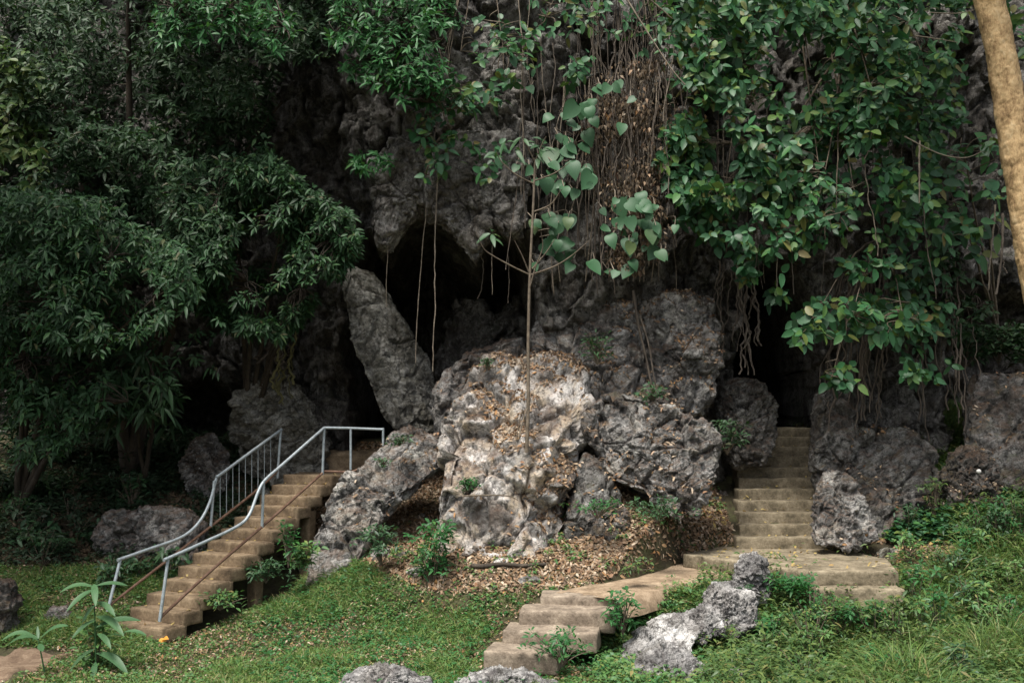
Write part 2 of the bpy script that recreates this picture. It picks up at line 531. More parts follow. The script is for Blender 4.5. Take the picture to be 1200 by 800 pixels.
def Gh(x, y):
    x = np.asarray(x, float)
    y = np.asarray(y, float)
    t = np.clip(2.5 * (y - 13.0), -30, 30)
    g = .42 * np.log1p(np.exp(t)) / 2.5
    g = np.minimum(g, 2.6) - .25 * sstep(-1, 1, x) * 0
    g = g + .75 * gauss(x, y, 1.35, 16.2, .9, 1.0)
    g = g - .70 * gauss(x, y, -3.5, 15.7, .8, 1.3) - .25 * gauss(x, y, -4.3, 14.2, .6, .8)
    g = g + .35 * gauss(x, y, 4.4, 13.3, 1.8, 1.2)
    g = g + .42 * gauss(x, y, 1.9, 13.5, 1.3, .8)
    g = g + .35 * np.clip(x - 5.2, 0, 1.7) * sstep(11, 15, y) + .12 * np.maximum(0, -x - 7)
    g = g - .18 * np.maximum(0, 10.5 - y) * sstep(4, 10, y) * 0
    g = g + .50 * gauss(x, y, -.2, 14.35, 1.5, .75) + .62 * gauss(x, y, 1.9, 15.0, 1.0, .8)
    yl = 12.9 + 1.085 * (x - .55)
    m = sstep(.12, -.12, y - yl - .05) * sstep(.2, .5, x) * sstep(3.4, 3.1, x) * sstep(12.3, 12.7, y)
    g = g * (1 - m) + np.minimum(g, .56) * m
    m = sstep(2.35, 2.65, x) * (1 - sstep(5.1 - .55 * sstep(13.6, 14.6, y), 5.6 - .65 * sstep(13.6, 14.6, y), x)) * sstep(12.5, 12.9, y) * sstep(15.9, 15.4, y)
    g = g * (1 - m) + np.minimum(g, .70) * m
    p = np.stack([x, y, x * 0 + 3.3], -1).reshape(-1, 3)
    n = fbm(p * .9, 4, 5).reshape(x.shape) * .10 + fbm(p * 5, 3, 9).reshape(x.shape) * .025
    return g + n


def coords(a, b, step, far_a, far_b):
    c = list(np.arange(a, b + 1e-6, step))
    s = step
    while c[-1] < far_b:
        s *= 1.35
        c.append(c[-1] + s)
    s = step
    while c[0] > far_a:
        s *= 1.35
        c.insert(0, c[0] - s)
    return np.array(c)


def grid_faces(nx, ny):
    i = np.arange(nx - 1)[:, None]
    j = np.arange(ny - 1)[None]
    a = i * ny + j
    return np.stack([a, a + ny, a + ny + 1, a + 1], -1).reshape(-1, 4)


gx = coords(-10, 10, .06, -60, 60)
gy = coords(9.5, 18, .06, -60, 40)
X, Y = np.meshgrid(gx, gy, indexing='ij')
Z = Gh(X, Y)
mb = MB()
mb.add(np.stack([X, Y, Z], -1), grid_faces(len(gx), len(gy)))
ground = kind(mb.build('ground', M['soil']), 'structure', 'dark soil slope rising to the foot of the cliff', 'ground')

# dusty path in the lower left
px_ = np.linspace(-260, 90, 60)
pv = []
for i, px in enumerate(px_):
    top = 757 - 18 * math.sin((px + 260) / 350 * 1.5) + 6 * math.sin(px * .09)
    bot = 800 + max(0, (30 - px) * .25) - max(0, px - 20) * .35 + 5 * math.sin(px * .13)
    c_ = (top + bot) / 2
    hw_ = max(.8, (bot - top) / 2) * (1 - ((px + 260) / 352.0) ** 4) * 1.0 + .5
    top, bot = c_ - hw_, c_ + hw_
    for j, t in enumerate(np.linspace(0, 1, 12)):
        py = bot + (top - bot) * t
        D = 2.75 * F / (py - 500) / 1.0
        x, y = (px - 600) / F * D, D
        pv.append((x, y, float(Gh(np.array([x]), np.array([y]))[0]) + .028 - .04 * (abs(t - .5) * 2) ** 8))
mb = MB()
mb.add(pv, grid_faces(60, 12))
kind(mb.build('path', M['dirt']), 'structure')
path_poly = [(-260, 770), (-60, 758), (50, 760), (72, 766), (50, 785), (0, 805), (-260, 880)]

# ------------------------------------------------------------------ cliff
cx_ = coords(-10.5, 10.5, .04, -40, 40)
cz_ = coords(.0, 11.2, .04, -3, 17)
X, Zc = np.meshgrid(cx_, cz_, indexing='ij')
sh = X.shape
pts0 = np.stack([X.ravel(), np.full(X.size, 17.0), Zc.ravel()], -1)
u, v = proj(pts0)
wob = np.stack([X.ravel() * .9, Zc.ravel() * .9, X.ravel() * 0 + 1.5], -1)
uw = u + 26 * fbm(wob * 1.3, 4, 31) + 9 * fbm(wob * 6, 3, 37)
vw = v + 30 * fbm(wob * 1.1 + 7, 4, 41) + 10 * fbm(wob * 6, 3, 47)
by = np.interp(uw, [-500, -100, 60, 200, 300, 390, 440, 500, 620, 700, 790, 860, 980, 1100, 1140, 1200, 1400], [18.5, 18.5, 19.2, 19.4, 18.8, 18.0, 16.7, 16.1, 16.3, 16.8, 17.0, 17.7, 17.8, 16.9, 18.2, 18.4, 17.5])
# leaning forward with height
by = by - .45 * sstep(420, 60, v) - .1 * sstep(60, -260, v)


def polydist(px, py, poly):
    poly = np.asarray(poly, float)
    d = np.full(len(px), 1e9)
    for i in range(len(poly)):
        a = poly[i - 1]
        b = poly[i]
        ab = b - a
        t = np.clip(((px - a[0]) * ab[0] + (py - a[1]) * ab[1]) / (ab @ ab + 1e-9), 0, 1)
        d = np.minimum(d, np.hypot(px - a[0] - t * ab[0], py - a[1] - t * ab[1]))
    return np.where(inpoly(px, py, poly), d, -d)


cave1 = [(395, 620), (392, 420), (400, 330), (418, 250), (438, 262), (448, 288), (462, 262), (500, 245), (520, 262), (542, 282), (556, 302), (568, 284), (600, 268), (618, 300), (628, 360), (640, 460), (640, 620)]
cave2 = [(872, 560), (868, 470), (872, 400), (884, 325), (915, 300), (947, 312), (964, 370), (972, 430), (980, 480), (985, 560)]
cave3 = [(1135, 560), (1120, 430), (1128, 345), (1190, 320), (1300, 330), (1350, 450), (1350, 560)]
cave4 = [(60, 640), (60, 490), (120, 430), (200, 440), (262, 470), (270, 560), (260, 640)]
d1 = polydist(u + (uw - u) * .35, v + (vw - v) * .35, cave1)
d2 = polydist(u + (uw - u) * .35, v + (vw - v) * .35, cave2)
d3 = polydist(uw, vw, cave3)
d4 = polydist(uw, vw, cave4)
by = by + 6.0 * sstep(-3, 26, d1) + 6.5 * sstep(-3, 22, d2) + 1.8 * sstep(-10, 40, d3) + 2.2 * sstep(-10, 45, d4)
q = np.stack([X.ravel(), by, Zc.ravel()], -1)
qs = q * np.array([1, .6, .38])
fz, fc = facets(q * np.array([1.0, .7, .62]) + fbm(q * .8, 2, 3)[:, None] * .5, 11)
fz2, fc2 = facets(q * np.array([3.1, 2, 2.2]), 23)
fz3, fc3 = facets(q * np.array([7.0, 5, 5.2]) + fbm(q * 3, 2, 5)[:, None] * .4, 29, 1.3)
qf = q * np.array([1, .4, .22])
disp = .32 * fbm(qs * .8, 4, 51) + .34 * fz + .14 * fz2 + .045 * fz3 + .20 * fbm(qs * 2.4, 5, 57, ridged=True, gain=.6) + .12 * fbm(qf * 4.5, 5, 59, ridged=True, gain=.6) + .04 * fbm(q * 12, 3, 63)
disp -= .06 * np.exp(-(fc2 / .06) ** 2)
disp -= .12 * np.exp(-(fc / .06) ** 2)
q[:, 1] -= disp
q[:, 0] += .10 * fbm(q * 3, 3, 71)
q[:, 2] += .14 * fbm(q * 2.6, 3, 77)
mb = MB()
mb.add(q, grid_faces(*sh)[:, ::-1])
cliff = kind(mb.build('cliff', M['cliff']), 'structure', 'dark limestone cliff with two cave mouths', 'cliff')
cliffY = q[:, 1].reshape(sh)


def cliff_y(x, z):
    i = np.clip(np.searchsorted(cx_, x), 0, len(cx_) - 1)
    j = np.clip(np.searchsorted(cz_, z), 0, len(cz_) - 1)
    return cliffY[i, j]


# ------------------------------------------------------------------ boulders
_ico = {}


def ico(l):
    if l not in _ico:
        bm = bmesh.new()
        bmesh.ops.create_icosphere(bm, subdivisions=l, radius=1)
        bm.verts.ensure_lookup_table()
        v = np.array([x.co[:] for x in bm.verts])
        f = np.array([[w.index for w in x.verts] for x in bm.faces])
        bm.free()
        _ico[l] = (norm(v), f)
    return _ico[l]


def vnormals(v, f):
    a, b, c = v[f[:, 0]], v[f[:, 1]], v[f[:, 2]]
    n = np.cross(b - a, c - a)
    out = np.zeros_like(v)
    for k in range(3):
        np.add.at(out, f[:, k], n)
    return norm(out)


ROCKS = []
BED = np.array([[.9, 0, .43], [.12, .96, -.25], [-.42, .28, .86]])


def boulder(name, label, cat, outline, D, T, mat, seed, lvl=6, lean=.3, e=3.0, fa=.16, na=.08, lit=0.0, group=None, fs=1.0, strata=0.0, lithi=9e9, cuts=16, lpoly=None, yaw=0.0, cxy=None):
    o = np.array(outline, float)
    o = np.concatenate([o[i][None] * (1 - t_) + o[(i + 1) % len(o)][None] * t_ for i in range(len(o)) for t_ in [np.linspace(0, 1, 16, endpoint=False)[:, None]]])
    w = Pv(o[:, 0], o[:, 1], D)
    xz = w[:, [0, 2]]
    c = (xz.max(0) + xz.min(0)) / 2 * .5 + xz.mean(0) * .5
    if cxy is not None:
        c = Pv(np.array([cxy[0]]), np.array([cxy[1]]), D)[0, [0, 2]]
    d = xz - c
    th = np.arctan2(d[:, 1], d[:, 0])
    r = np.hypot(d[:, 0], d[:, 1])
    s = np.argsort(th)
    th, r = th[s], r[s]
    th = np.concatenate([th - 2 * PI, th, th + 2 * PI])
    r = np.tile(r, 3)
    n, f = ico(lvl)
    size = r.mean()
    ang = np.arctan2(n[:, 2], n[:, 0])
    rad = np.interp(ang, th, r)
    rho = np.hypot(n[:, 0], n[:, 2])
    k = 1.0 / ((rho ** e + np.abs(n[:, 1]) ** e) ** (1 / e))
    rr = rho * k * rad
    pr0 = np.random.default_rng(seed + 4000)
    pn = norm(pr0.normal(0, 1, (cuts, 3)) * np.array([1, 1.5, 1.1]))
    pn[:, 1] = -np.abs(pn[:, 1])
    flat = np.abs(pn[:, 1])
    pd = 1.0 - (.12 + .42 * pr0.random(cuts)) * sstep(.15, .75, flat)
    body = np.stack([np.cos(ang) * rho * k, n[:, 1] * k, np.sin(ang) * rho * k], -1)
    dd = body @ pn.T / pd[None]
    m_ = np.maximum(1.0, (np.maximum(dd, 0) ** 48).sum(1) ** (1 / 48))
    shr = 1 / m_
    edge_keep = np.abs(n[:, 1]) * k
    sx_ = 1 - (1 - shr) * np.clip(edge_keep * 1.2, 0, 1)
    v = np.stack([c[0] + np.cos(ang) * rr * sx_, D + n[:, 1] * k * T * shr ** 1.6, c[1] + np.sin(ang) * rr * sx_], -1)
    v[:, 1] += lean * (v[:, 2] - c[1]) + yaw * (v[:, 0] - c[0])
    nr = vnormals(v, f)
    if (nr * n).sum() < 0:
        nr = -nr
    warp = fbm(v * 1.2 / size, 2, seed)[:, None] * .35
    sc = 1.7 / size * fs
    f1, c1 = facets(v * sc + warp + seed * 3.1, seed)
    f2, c2 = facets(v * sc * 2.9 + warp + seed, seed + 5)
    wv_ = v + .12 * np.stack([fbm(v * 2.5 + 9 * j, 2, seed + j) for j in range(3)], 1)
    f3, c3 = facets(wv_ * sc * 6.5, seed + 8, 1.3)
    dsp = size * (fa * .9 * f1 + fa * .5 * f2 - .07 * np.exp(-(c1 / .06) ** 2) - .03 * np.exp(-(c2 / .06) ** 2)) + .024 * f3
    dsp += na * .20 * size * (fbm((wv_ @ BED) * np.array([2.2, 2.2, 7.0]) / size, 6, seed + 9, gain=.6, ridged=True) - .3)
    dsp += .008 * fbm(v * 16, 3, seed + 2)
    if strata:
        zz = v @ np.array([.35, .1, .93]) + .12 * fbm(v * 1.5, 3, seed)
        dsp += strata * (np.abs(((zz * 4.3) % 1) - .5) - .25) * 2 * sstep(-.3, .3, fbm(v * .9, 2, seed + 4))
    edge = .6 + .4 * np.abs(nr[:, 1])      # keep the outline close to the photo's
    v = v + nr * (dsp * edge)[:, None]
    nr = vnormals(v, f)
    if (nr * n).sum() < 0:
        nr = -nr
    base = (c[0], float(D), float(v[:, 2].min()))
    mb = MB()
    mb.add(v, f)
    ob = mb.build(name, mat, loc=base)
    tag(ob, label, cat, group)
    ROCKS.append((v, nr, lit, f, lpoly))
    return ob


B = boulder
B('boulder', 'grey rounded boulder behind the big pale boulder, at the cave mouth', 'boulder',
  [(508, 480), (512, 455), (524, 435), (548, 414), (585, 400), (612, 393), (622, 420), (622, 460), (600, 500), (555, 520), (515, 510)], 16.4, .7, M['boulder_grey'], 3, 6, .25, strata=.03, lit=.05)
B('boulder', 'huge cream and white boulder streaked with dead leaves, centre of the clearing', 'boulder',
  [(508, 700), (508, 640), (512, 580), (518, 525), (529, 480), (546, 442), (575, 418), (612, 407), (640, 412), (672, 416), (688, 438), (691, 488), (680, 520), (672, 560), (658, 620), (650, 700), (580, 720)], 15.1, .85, M['boulder_pale'], 12, 7, .45, e=3.4, fa=.15, na=.03, lit=.95, cuts=12, strata=.015,
  lpoly=[(540, 430), (600, 405), (690, 410), (690, 440), (640, 448), (630, 520), (680, 530), (700, 600), (650, 640), (618, 600), (605, 545), (575, 520), (560, 470)])
B('slab_boulder', 'long slanting lichen-covered slab to the right of the metal-railed staircase', 'boulder',
  [(366, 700), (370, 625), (386, 592), (406, 560), (430, 535), (455, 508), (482, 500), (520, 512), (523, 543), (495, 568), (468, 590), (440, 622), (415, 690), (388, 705)], 15.3, .5, M['boulder_grey'], 33, 7, .5, e=3.2, fa=.14, na=.08, lit=.12, strata=.03)
B('boulder', 'dark craggy boulder with a hollow underneath, above the leaf-covered slope', 'boulder',
  [(684, 508), (690, 480), (712, 462), (745, 460), (790, 476), (828, 490), (846, 515), (843, 548), (826, 572), (812, 604), (792, 610), (766, 588), (738, 575), (716, 560), (700, 530)], 14.9, .6, M['boulder_grey'], 44, 7, .35, e=3.0, fa=.17, na=.14, lit=.25, strata=.035)
B('rock', 'broad sloping mass of rock strewn with leaves behind the thin sapling', 'rock',
  [(622, 470), (625, 400), (632, 350), (655, 325), (700, 318), (745, 328), (770, 360), (778, 420), (780, 470), (760, 500), (700, 520), (650, 520)], 16.4, .7, M['boulder_grey'], 52, 7, .55, e=3.2, fa=.13, na=.10, lit=.40)
B('boulder', 'upright layered block capped with dead leaves, right of the long hanging roots', 'boulder',
  [(757, 372), (766, 346), (800, 338), (836, 350), (845, 385), (846, 425), (838, 455), (820, 486), (790, 492), (770, 460), (758, 415)], 16.1, .55, M['boulder_grey'], 63, 6, .15, e=3.6, fa=.14, na=.10, lit=.35, strata=.04)
B('boulder', 'rounded dark boulder at the left jamb of the small cave above the stone steps', 'boulder',
  [(842, 480), (848, 452), (872, 441), (898, 448), (912, 475), (910, 515), (895, 545), (862, 548), (845, 520)], 16.6, .5, M['boulder_dark'], 71, 6, .1, fa=.15, na=.12, lit=.03)
B('rock', 'mossy brown hump on the leafy slope under the dark craggy boulder', 'rock',
  [(664, 600), (676, 552), (690, 530), (712, 545), (728, 585), (738, 630), (735, 700), (680, 705), (660, 640)], 14.7, .35, M['boulder_dark'], 84, 6, .3, lit=.5, fa=.12)
B('leaning_slab', 'tall pale slab leaning left across the mouth of the big cave', 'rock',
  [(404, 340), (410, 312), (436, 318), (468, 368), (500, 420), (512, 460), (508, 505), (476, 515), (450, 482), (434, 440), (416, 400)], 17.0, .22, M['slab'], 95, 7, .35, e=5, fa=.05, na=.05, lit=0, cuts=3, strata=.02, yaw=.8, cxy=(460, 420))
B('rock', 'grey streaked rock under the yellow root behind the stair landing', 'rock',
  [(268, 500), (278, 462), (305, 440), (335, 436), (352, 455), (372, 488), (386, 520), (384, 560), (330, 570), (285, 550)], 17.5, .5, M['slab'], 101, 7, .2, fa=.15, na=.12, strata=.05)
B('rock', 'small pale rock in the shade left of the upper railing', 'rock',
  [(212, 545), (222, 518), (245, 508), (262, 530), (268, 565), (250, 590), (224, 586)], 16.9, .3, M['boulder_grey'], 112, 6, .2, fa=.2)
B('rock', 'low wide blocky rock half hidden behind the bottom of the railing', 'rock',
  [(108, 640), (118, 606), (140, 597), (180, 596), (215, 600), (236, 616), (232, 680), (190, 690), (130, 685)], 15.2, .45, M['boulder_grey'], 123, 6, .1, e=4, fa=.14, lit=.02)
B('rock', 'dark rock cut off by the lower left edge of the view', 'rock',
  [(-45, 730), (-40, 690), (-15, 672), (10, 682), (20, 705), (12, 740), (-20, 750)], 13.0, .3, M['boulder_dark'], 131, 5, .1)
B('boulder', 'tall grey boulder with a white lichen patch, right jamb of the small cave', 'boulder',
  [(953, 530), (955, 485), (964, 462), (985, 458), (1002, 480), (1014, 520), (1018, 600), (1000, 640), (968, 640), (955, 565)], 16.0, .45, M['boulder_dark'], 142, 6, .12, fa=.12, na=.10)
B('boulder', 'reddish grey boulder at the edge of the ivy patch', 'boulder',
  [(990, 560), (1000, 515), (1030, 498), (1070, 500), (1096, 525), (1102, 580), (1092, 630), (1040, 638), (1000, 620)], 15.7, .5, M['boulder_dark'], 151, 6, .3, fa=.14, na=.10, lit=.12)
B('rock', 'small pale rock leaning on the right side of the upper stone steps', 'rock',
  [(953, 618), (957, 578), (972, 554), (990, 550), (1004, 566), (1020, 594), (1026, 632), (985, 642), (950, 634)], 15.0, .28, M['boulder_grey'], 163, 6, .4, fa=.18, lit=.05)
B('slab_boulder', 'smooth brown slab by the dark hollow at the right edge', 'boulder',
  [(1135, 520), (1142, 470), (1162, 432), (1200, 432), (1260, 445), (1290, 500), (1280, 580), (1200, 596), (1150, 570)], 16.0, .6, M['boulder_dark'], 171, 6, .45, e=3.5, fa=.08, na=.05, lit=.08)
B('rock', 'rough grey rock next to the ivy, under the smooth brown slab', 'rock',
  [(1105, 560), (1120, 530), (1150, 520), (1170, 545), (1168, 590), (1140, 610), (1112, 600)], 15.3, .35, M['boulder_dark'], 178, 6, .3, lit=.2)
g_ = 'pale stones lining the grass'
B('stone', 'low narrow pale stone bridging the long flat one and the rounded one', 'stone', [(796, 742), (806, 722), (826, 712), (846, 716), (848, 738), (820, 752)], 12.1, .2, M['stone_white'], 241, 6, .6, e=4, fa=.16, na=.1, group=g_)
B('stone', 'spiky grey stone standing right in front of the stone landing', 'stone', [(858, 695), (864, 664), (874, 652), (888, 648), (900, 656), (906, 680), (894, 705), (866, 708)], 13.1, .22, M['stone_white'], 181, 6, .3, e=4, fa=.2, na=.12, group=g_)
B('stone', 'rounded pale stone between the spiky stone and the long flat one', 'stone', [(822, 730), (826, 704), (842, 686), (866, 684), (886, 698), (888, 730), (850, 748)], 12.4, .25, M['stone_white'], 187, 6, .6, e=4, fa=.18, na=.1, group=g_)
B('stone', 'long flat pale stone lying slantwise in the grass by the lower steps', 'stone', [(718, 795), (726, 770), (752, 746), (785, 730), (816, 722), (822, 738), (806, 766), (765, 800)], 11.9, .3, M['stone_white'], 193, 6, .9, e=4, fa=.14, na=.1, group=g_)
B('stone', 'largest white stone with black pits at the bottom edge of the view', 'stone', [(735, 815), (748, 778), (778, 756), (808, 766), (832, 790), (850, 830), (790, 850)], 11.0, .35, M['stone_white'], 197, 6, .6, e=4, fa=.16, na=.1, group=g_)
B('stone', 'white stone at the bottom edge below the left-hand lawn', 'stone', [(392, 815), (405, 794), (430, 785), (470, 787), (502, 800), (510, 820), (450, 835)], 10.8, .3, M['stone_white'], 203, 6, .5, e=4, fa=.14, na=.1, group=g_)
B('stone', 'low white stone at the bottom edge below the lowest concrete step', 'stone', [(520, 816), (540, 797), (580, 789), (620, 791), (655, 803), (660, 820), (590, 835)], 10.8, .3, M['stone_white'], 211, 6, .5, e=4, fa=.14, na=.1, group=g_)
B('stone', 'smallest white stone beside the pitted one at the bottom edge', 'stone', [(838, 815), (845, 795), (862, 785), (884, 790), (892, 812), (865, 825)], 10.9, .2, M['stone_white'], 223, 5, .2, fa=.2, na=.1, group=g_)
B('stone', 'lone round stone between the dirt path and the dark rock', 'stone', [(50, 730), (58, 712), (76, 712), (84, 724), (78, 738), (58, 740)], 13.4, .12, M['boulder_grey'], 227, 5, .2, group=g_)
B('rock', 'jagged dark rock deep inside the big cave', 'rock', [(515, 440), (520, 380), (535, 345), (560, 350), (580, 370), (605, 350), (620, 400), (620, 460), (560, 480)], 18.6, .6, M['cliff'], 231, 6, .2, fa=.22, na=.14)

for ol, D_, T_, sd_ in [([(432, 190), (470, 160), (512, 175), (512, 240), (490, 252), (472, 262), (455, 292), (445, 288), (440, 250)], 16.0, .5, 301),
                        ([(498, 180), (560, 150), (622, 165), (618, 262), (600, 282), (585, 262), (572, 280), (556, 308), (544, 288), (525, 268), (505, 258), (494, 235)], 15.9, .5, 307),
                        ([(480, 60), (560, 30), (620, 70), (625, 180), (560, 200), (490, 190), (465, 120)], 16.1, .5, 311),
                        ([(540, 262), (572, 268), (566, 290), (557, 306), (546, 296)], 15.75, .15, 313)]:
    ov = B('rock_overhang', 'x', 'x', ol, D_ - .1, T_, M['overhang'], sd_, 6, -.05, fa=.16, na=.12, cuts=12)
    wl = ov.location.copy()
    ov.parent = cliff
    ov.location = wl
    del ov['label'], ov['category']

rb = np.random.default_rng(404)
for i in range(46):
    zone = [(440, 650, 640, 690), (690, 560, 870, 650), (970, 600, 1130, 690), (380, 600, 520, 680), (1080, 520, 1190, 600), (240, 560, 380, 640)][i % 6]
    px, py = rb.uniform(zone[0], zone[2]), rb.uniform(zone[1], zone[3])
    bb_ = (400 - py) / F
    kk_ = (sp + bb_ * cp) / (cp - bb_ * sp)
    rx_ = (px - 600) / F / (cp - bb_ * sp)
    D_ = 10.0
    while D_ < 17 and CAMZ + kk_ * D_ > float(Gh(rx_ * D_, D_)):
        D_ += .05
    r0 = rb.uniform(5, 15)
    n_ = 7
    ol = [(px + r0 * rb.uniform(.75, 1.25) * math.cos(t_), py + r0 * .7 * rb.uniform(.7, 1.2) * math.sin(t_)) for t_ in np.linspace(0, 2 * PI, n_, endpoint=False)]
    B('stone', 'small broken stone lying in the dead leaves at the foot of the boulders', 'stone', ol, D_, r0 / F * D_ * .8, M[['boulder_grey', 'boulder_dark', 'slab'][i % 3]], 500 + i, 4, .3, e=4, fa=.25, na=.05, group='broken stones at the foot of the boulders')

# ------------------------------------------------------------------ rough boxes (steps)
def rough_box(mb, corners, nxyz=(14, 5, 4), ch=.012, amp=.005, seed=1):
    """corners: 8 points ordered (x0y0z0, x1y0z0, x1y1z0, x0y1z0, then z1)"""
    c = np.array(corners, float)
    sz = [np.linalg.norm(c[1] - c[0]), np.linalg.norm(c[3] - c[0]), np.linalg.norm(c[4] - c[0])]
    ax = []
    for n, s in zip(nxyz, sz):
        t = np.linspace(0, 1, n + 1)
        e = min(.3, ch / max(s, 1e-6))
        ax.append(np.unique(np.concatenate([[0, e, 1 - e, 1], t[(t > e * 1.5) & (t < 1 - e * 1.5)]])))
    idx = {}
    vs, fs = [], []

    def vid(i, j, k):
        key = (i, j, k)
        if key not in idx:
            idx[key] = len(vs)
            uu = np.array([ax[0][i], ax[1][j], ax[2][k]])
            on = [(i in (0, len(ax[0]) - 1)), (j in (0, len(ax[1]) - 1)), (k in (0, len(ax[2]) - 1))]
            if sum(on) >= 2:
                for q in range(3):
                    if on[q]:
                        e = min(.3, ch / sz[q]) * .45
                        uu[q] = e if uu[q] < .5 else 1 - e
            a, b, w = uu
            bot = (1 - a) * (1 - b) * c[0] + a * (1 - b) * c[1] + a * b * c[2] + (1 - a) * b * c[3]
            top = (1 - a) * (1 - b) * c[4] + a * (1 - b) * c[5] + a * b * c[6] + (1 - a) * b * c[7]
            vs.append(bot * (1 - w) + top * w)
        return idx[key]
    n0, n1, n2 = [len(a) - 1 for a in ax]
    for i in range(n0):
        for j in range(n1):
            fs.append([vid(i, j, n2), vid(i + 1, j, n2), vid(i + 1, j + 1, n2), vid(i, j + 1, n2)])
            fs.append([vid(i, j, 0), vid(i, j + 1, 0), vid(i + 1, j + 1, 0), vid(i + 1, j, 0)])
        for k in range(n2):
            fs.append([vid(i, 0, k), vid(i + 1, 0, k), vid(i + 1, 0, k + 1), vid(i, 0, k + 1)])
            fs.append([vid(i, n1, k), vid(i, n1, k + 1), vid(i + 1, n1, k + 1), vid(i + 1, n1, k)])
    for j in range(n1):
        for k in range(n2):
            fs.append([vid(0, j, k), vid(0, j, k + 1), vid(0, j + 1, k + 1), vid(0, j + 1, k)])
            fs.append([vid(n0, j, k), vid(n0, j + 1, k), vid(n0, j + 1, k + 1), vid(n0, j, k + 1)])
    v = np.array(vs)
    dn = np.stack([fbm(v * 5 + s * 9.1, 3, seed + s) for s in range(3)], 1)
    v = v + dn * amp * 2.2 + .3 * amp * np.stack([fbm(v * 30 + s * 9.1, 2, seed + s) for s in range(3)], 1)
    mb.add(v, np.array(fs))
    return mb


def obox(mb, o, dx, dy, w, d, z0, z1, **k):
    """oriented box: origin o (2D front-left), dx along width, dy along depth"""
    o, dx, dy = map(lambda a: np.array(a, float), (o, dx, dy))
    p = [o, o + dx * w, o + dx * w + dy * d, o + dy * d]
    c = [(*q, z0) for q in p] + [(*q, z1) for q in p]
    return rough_box(mb, c, **k)


# ------------------------------------------------------------------ left staircase
SA = math.radians(26)
Sd = np.array([math.sin(SA), math.cos(SA)])      # travel
Sw = np.array([math.cos(SA), -math.sin(SA)])     # width, to the right
NS, RUN, WID, Z0 = 13, .285, .96, .10
ZT = CAMZ - 54 / F * 16.7
RISE = (ZT - Z0) / NS
S0 = P(131, 738, 13.3)[:2]
st = thing('concrete_staircase', 'tan concrete staircase with metal railings climbing to the big cave', 'staircase', (float(S0[0]), float(S0[1]), 0))
mbs = MB()
for i in range(NS):
    z1 = Z0 + RISE * (i + 1)
    mb = MB()
    obox(mb, S0 + Sd * RUN * i, Sw, Sd, WID, RUN + .07, z1 - RISE - .025, z1, seed=300 + i, amp=.005, ch=.012)
    mb.build('step', M['concrete_tan'], st)
# landing that carries on to the right
Lp = S0 + Sd * RUN * NS
mb = MB()
Ldx = norm(np.array([1.0, .10]))
Ldy = np.array([-.10, 1.0])
obox(mb, Lp + Sw * .0, Ldx, Ldy, 1.55, 1.5, ZT - .17, ZT, seed=330, amp=.012, nxyz=(30, 10, 4), ch=.02)
mb.build('landing', M['concrete_tan'], st)
mb = MB()
obox(mb, Lp + Ldx * .30 + Ldy * .85, Ldx, Ldy, 1.45, .85, ZT - .05, ZT + .34, seed=331, amp=.03, nxyz=(24, 8, 6), ch=.04)
mb.build('back_kerb', M['concrete_tan'], st)
for k, t in enumerate((6.1, 10.3)):
    pc = S0 + Sd * RUN * t + Sw * (WID - .22)
    mb = MB()
    obox(mb, pc, Sw, Sd, .17, .17, float(Gh(pc[0], pc[1])) - .3, Z0 + RISE * t - .12, seed=340 + k, nxyz=(3, 3, 10))
    mb.build('support_column', M['concrete_tan'], st)


def on_side(px, py, o, d):
    """point of the vertical plane through o along d seen at (px,py)"""
    a = (px - 600) / F
    b = (400 - py) / F
    ry = cp - b * sp
    rx = a / ry
    rz = (sp + b * cp) / ry
    # (o + t d) . x = rx * (o+t d).y
    t = (rx * o[1] - o[0]) / (d[0] - rx * d[1])
    y = o[1] + t * d[1]
    return np.array([rx * y, y, CAMZ + rz * y])


def smooth_line(pts, n=6):
    pts = np.array(pts)
    out = []
    m = len(pts)
    for i in range(m - 1):
        p0, p1, p2, p3 = pts[max(i - 1, 0)], pts[i], pts[i + 1], pts[min(i + 2, m - 1)]
        for t in np.linspace(0, 1, n, endpoint=False):
            out.append(.5 * ((2 * p1) + (-p0 + p2) * t + (2 * p0 - 5 * p1 + 4 * p2 - p3) * t * t + (-p0 + 3 * p1 - 3 * p2 + p3) * t ** 3))
    out.append(pts[-1])
    return np.array(out)


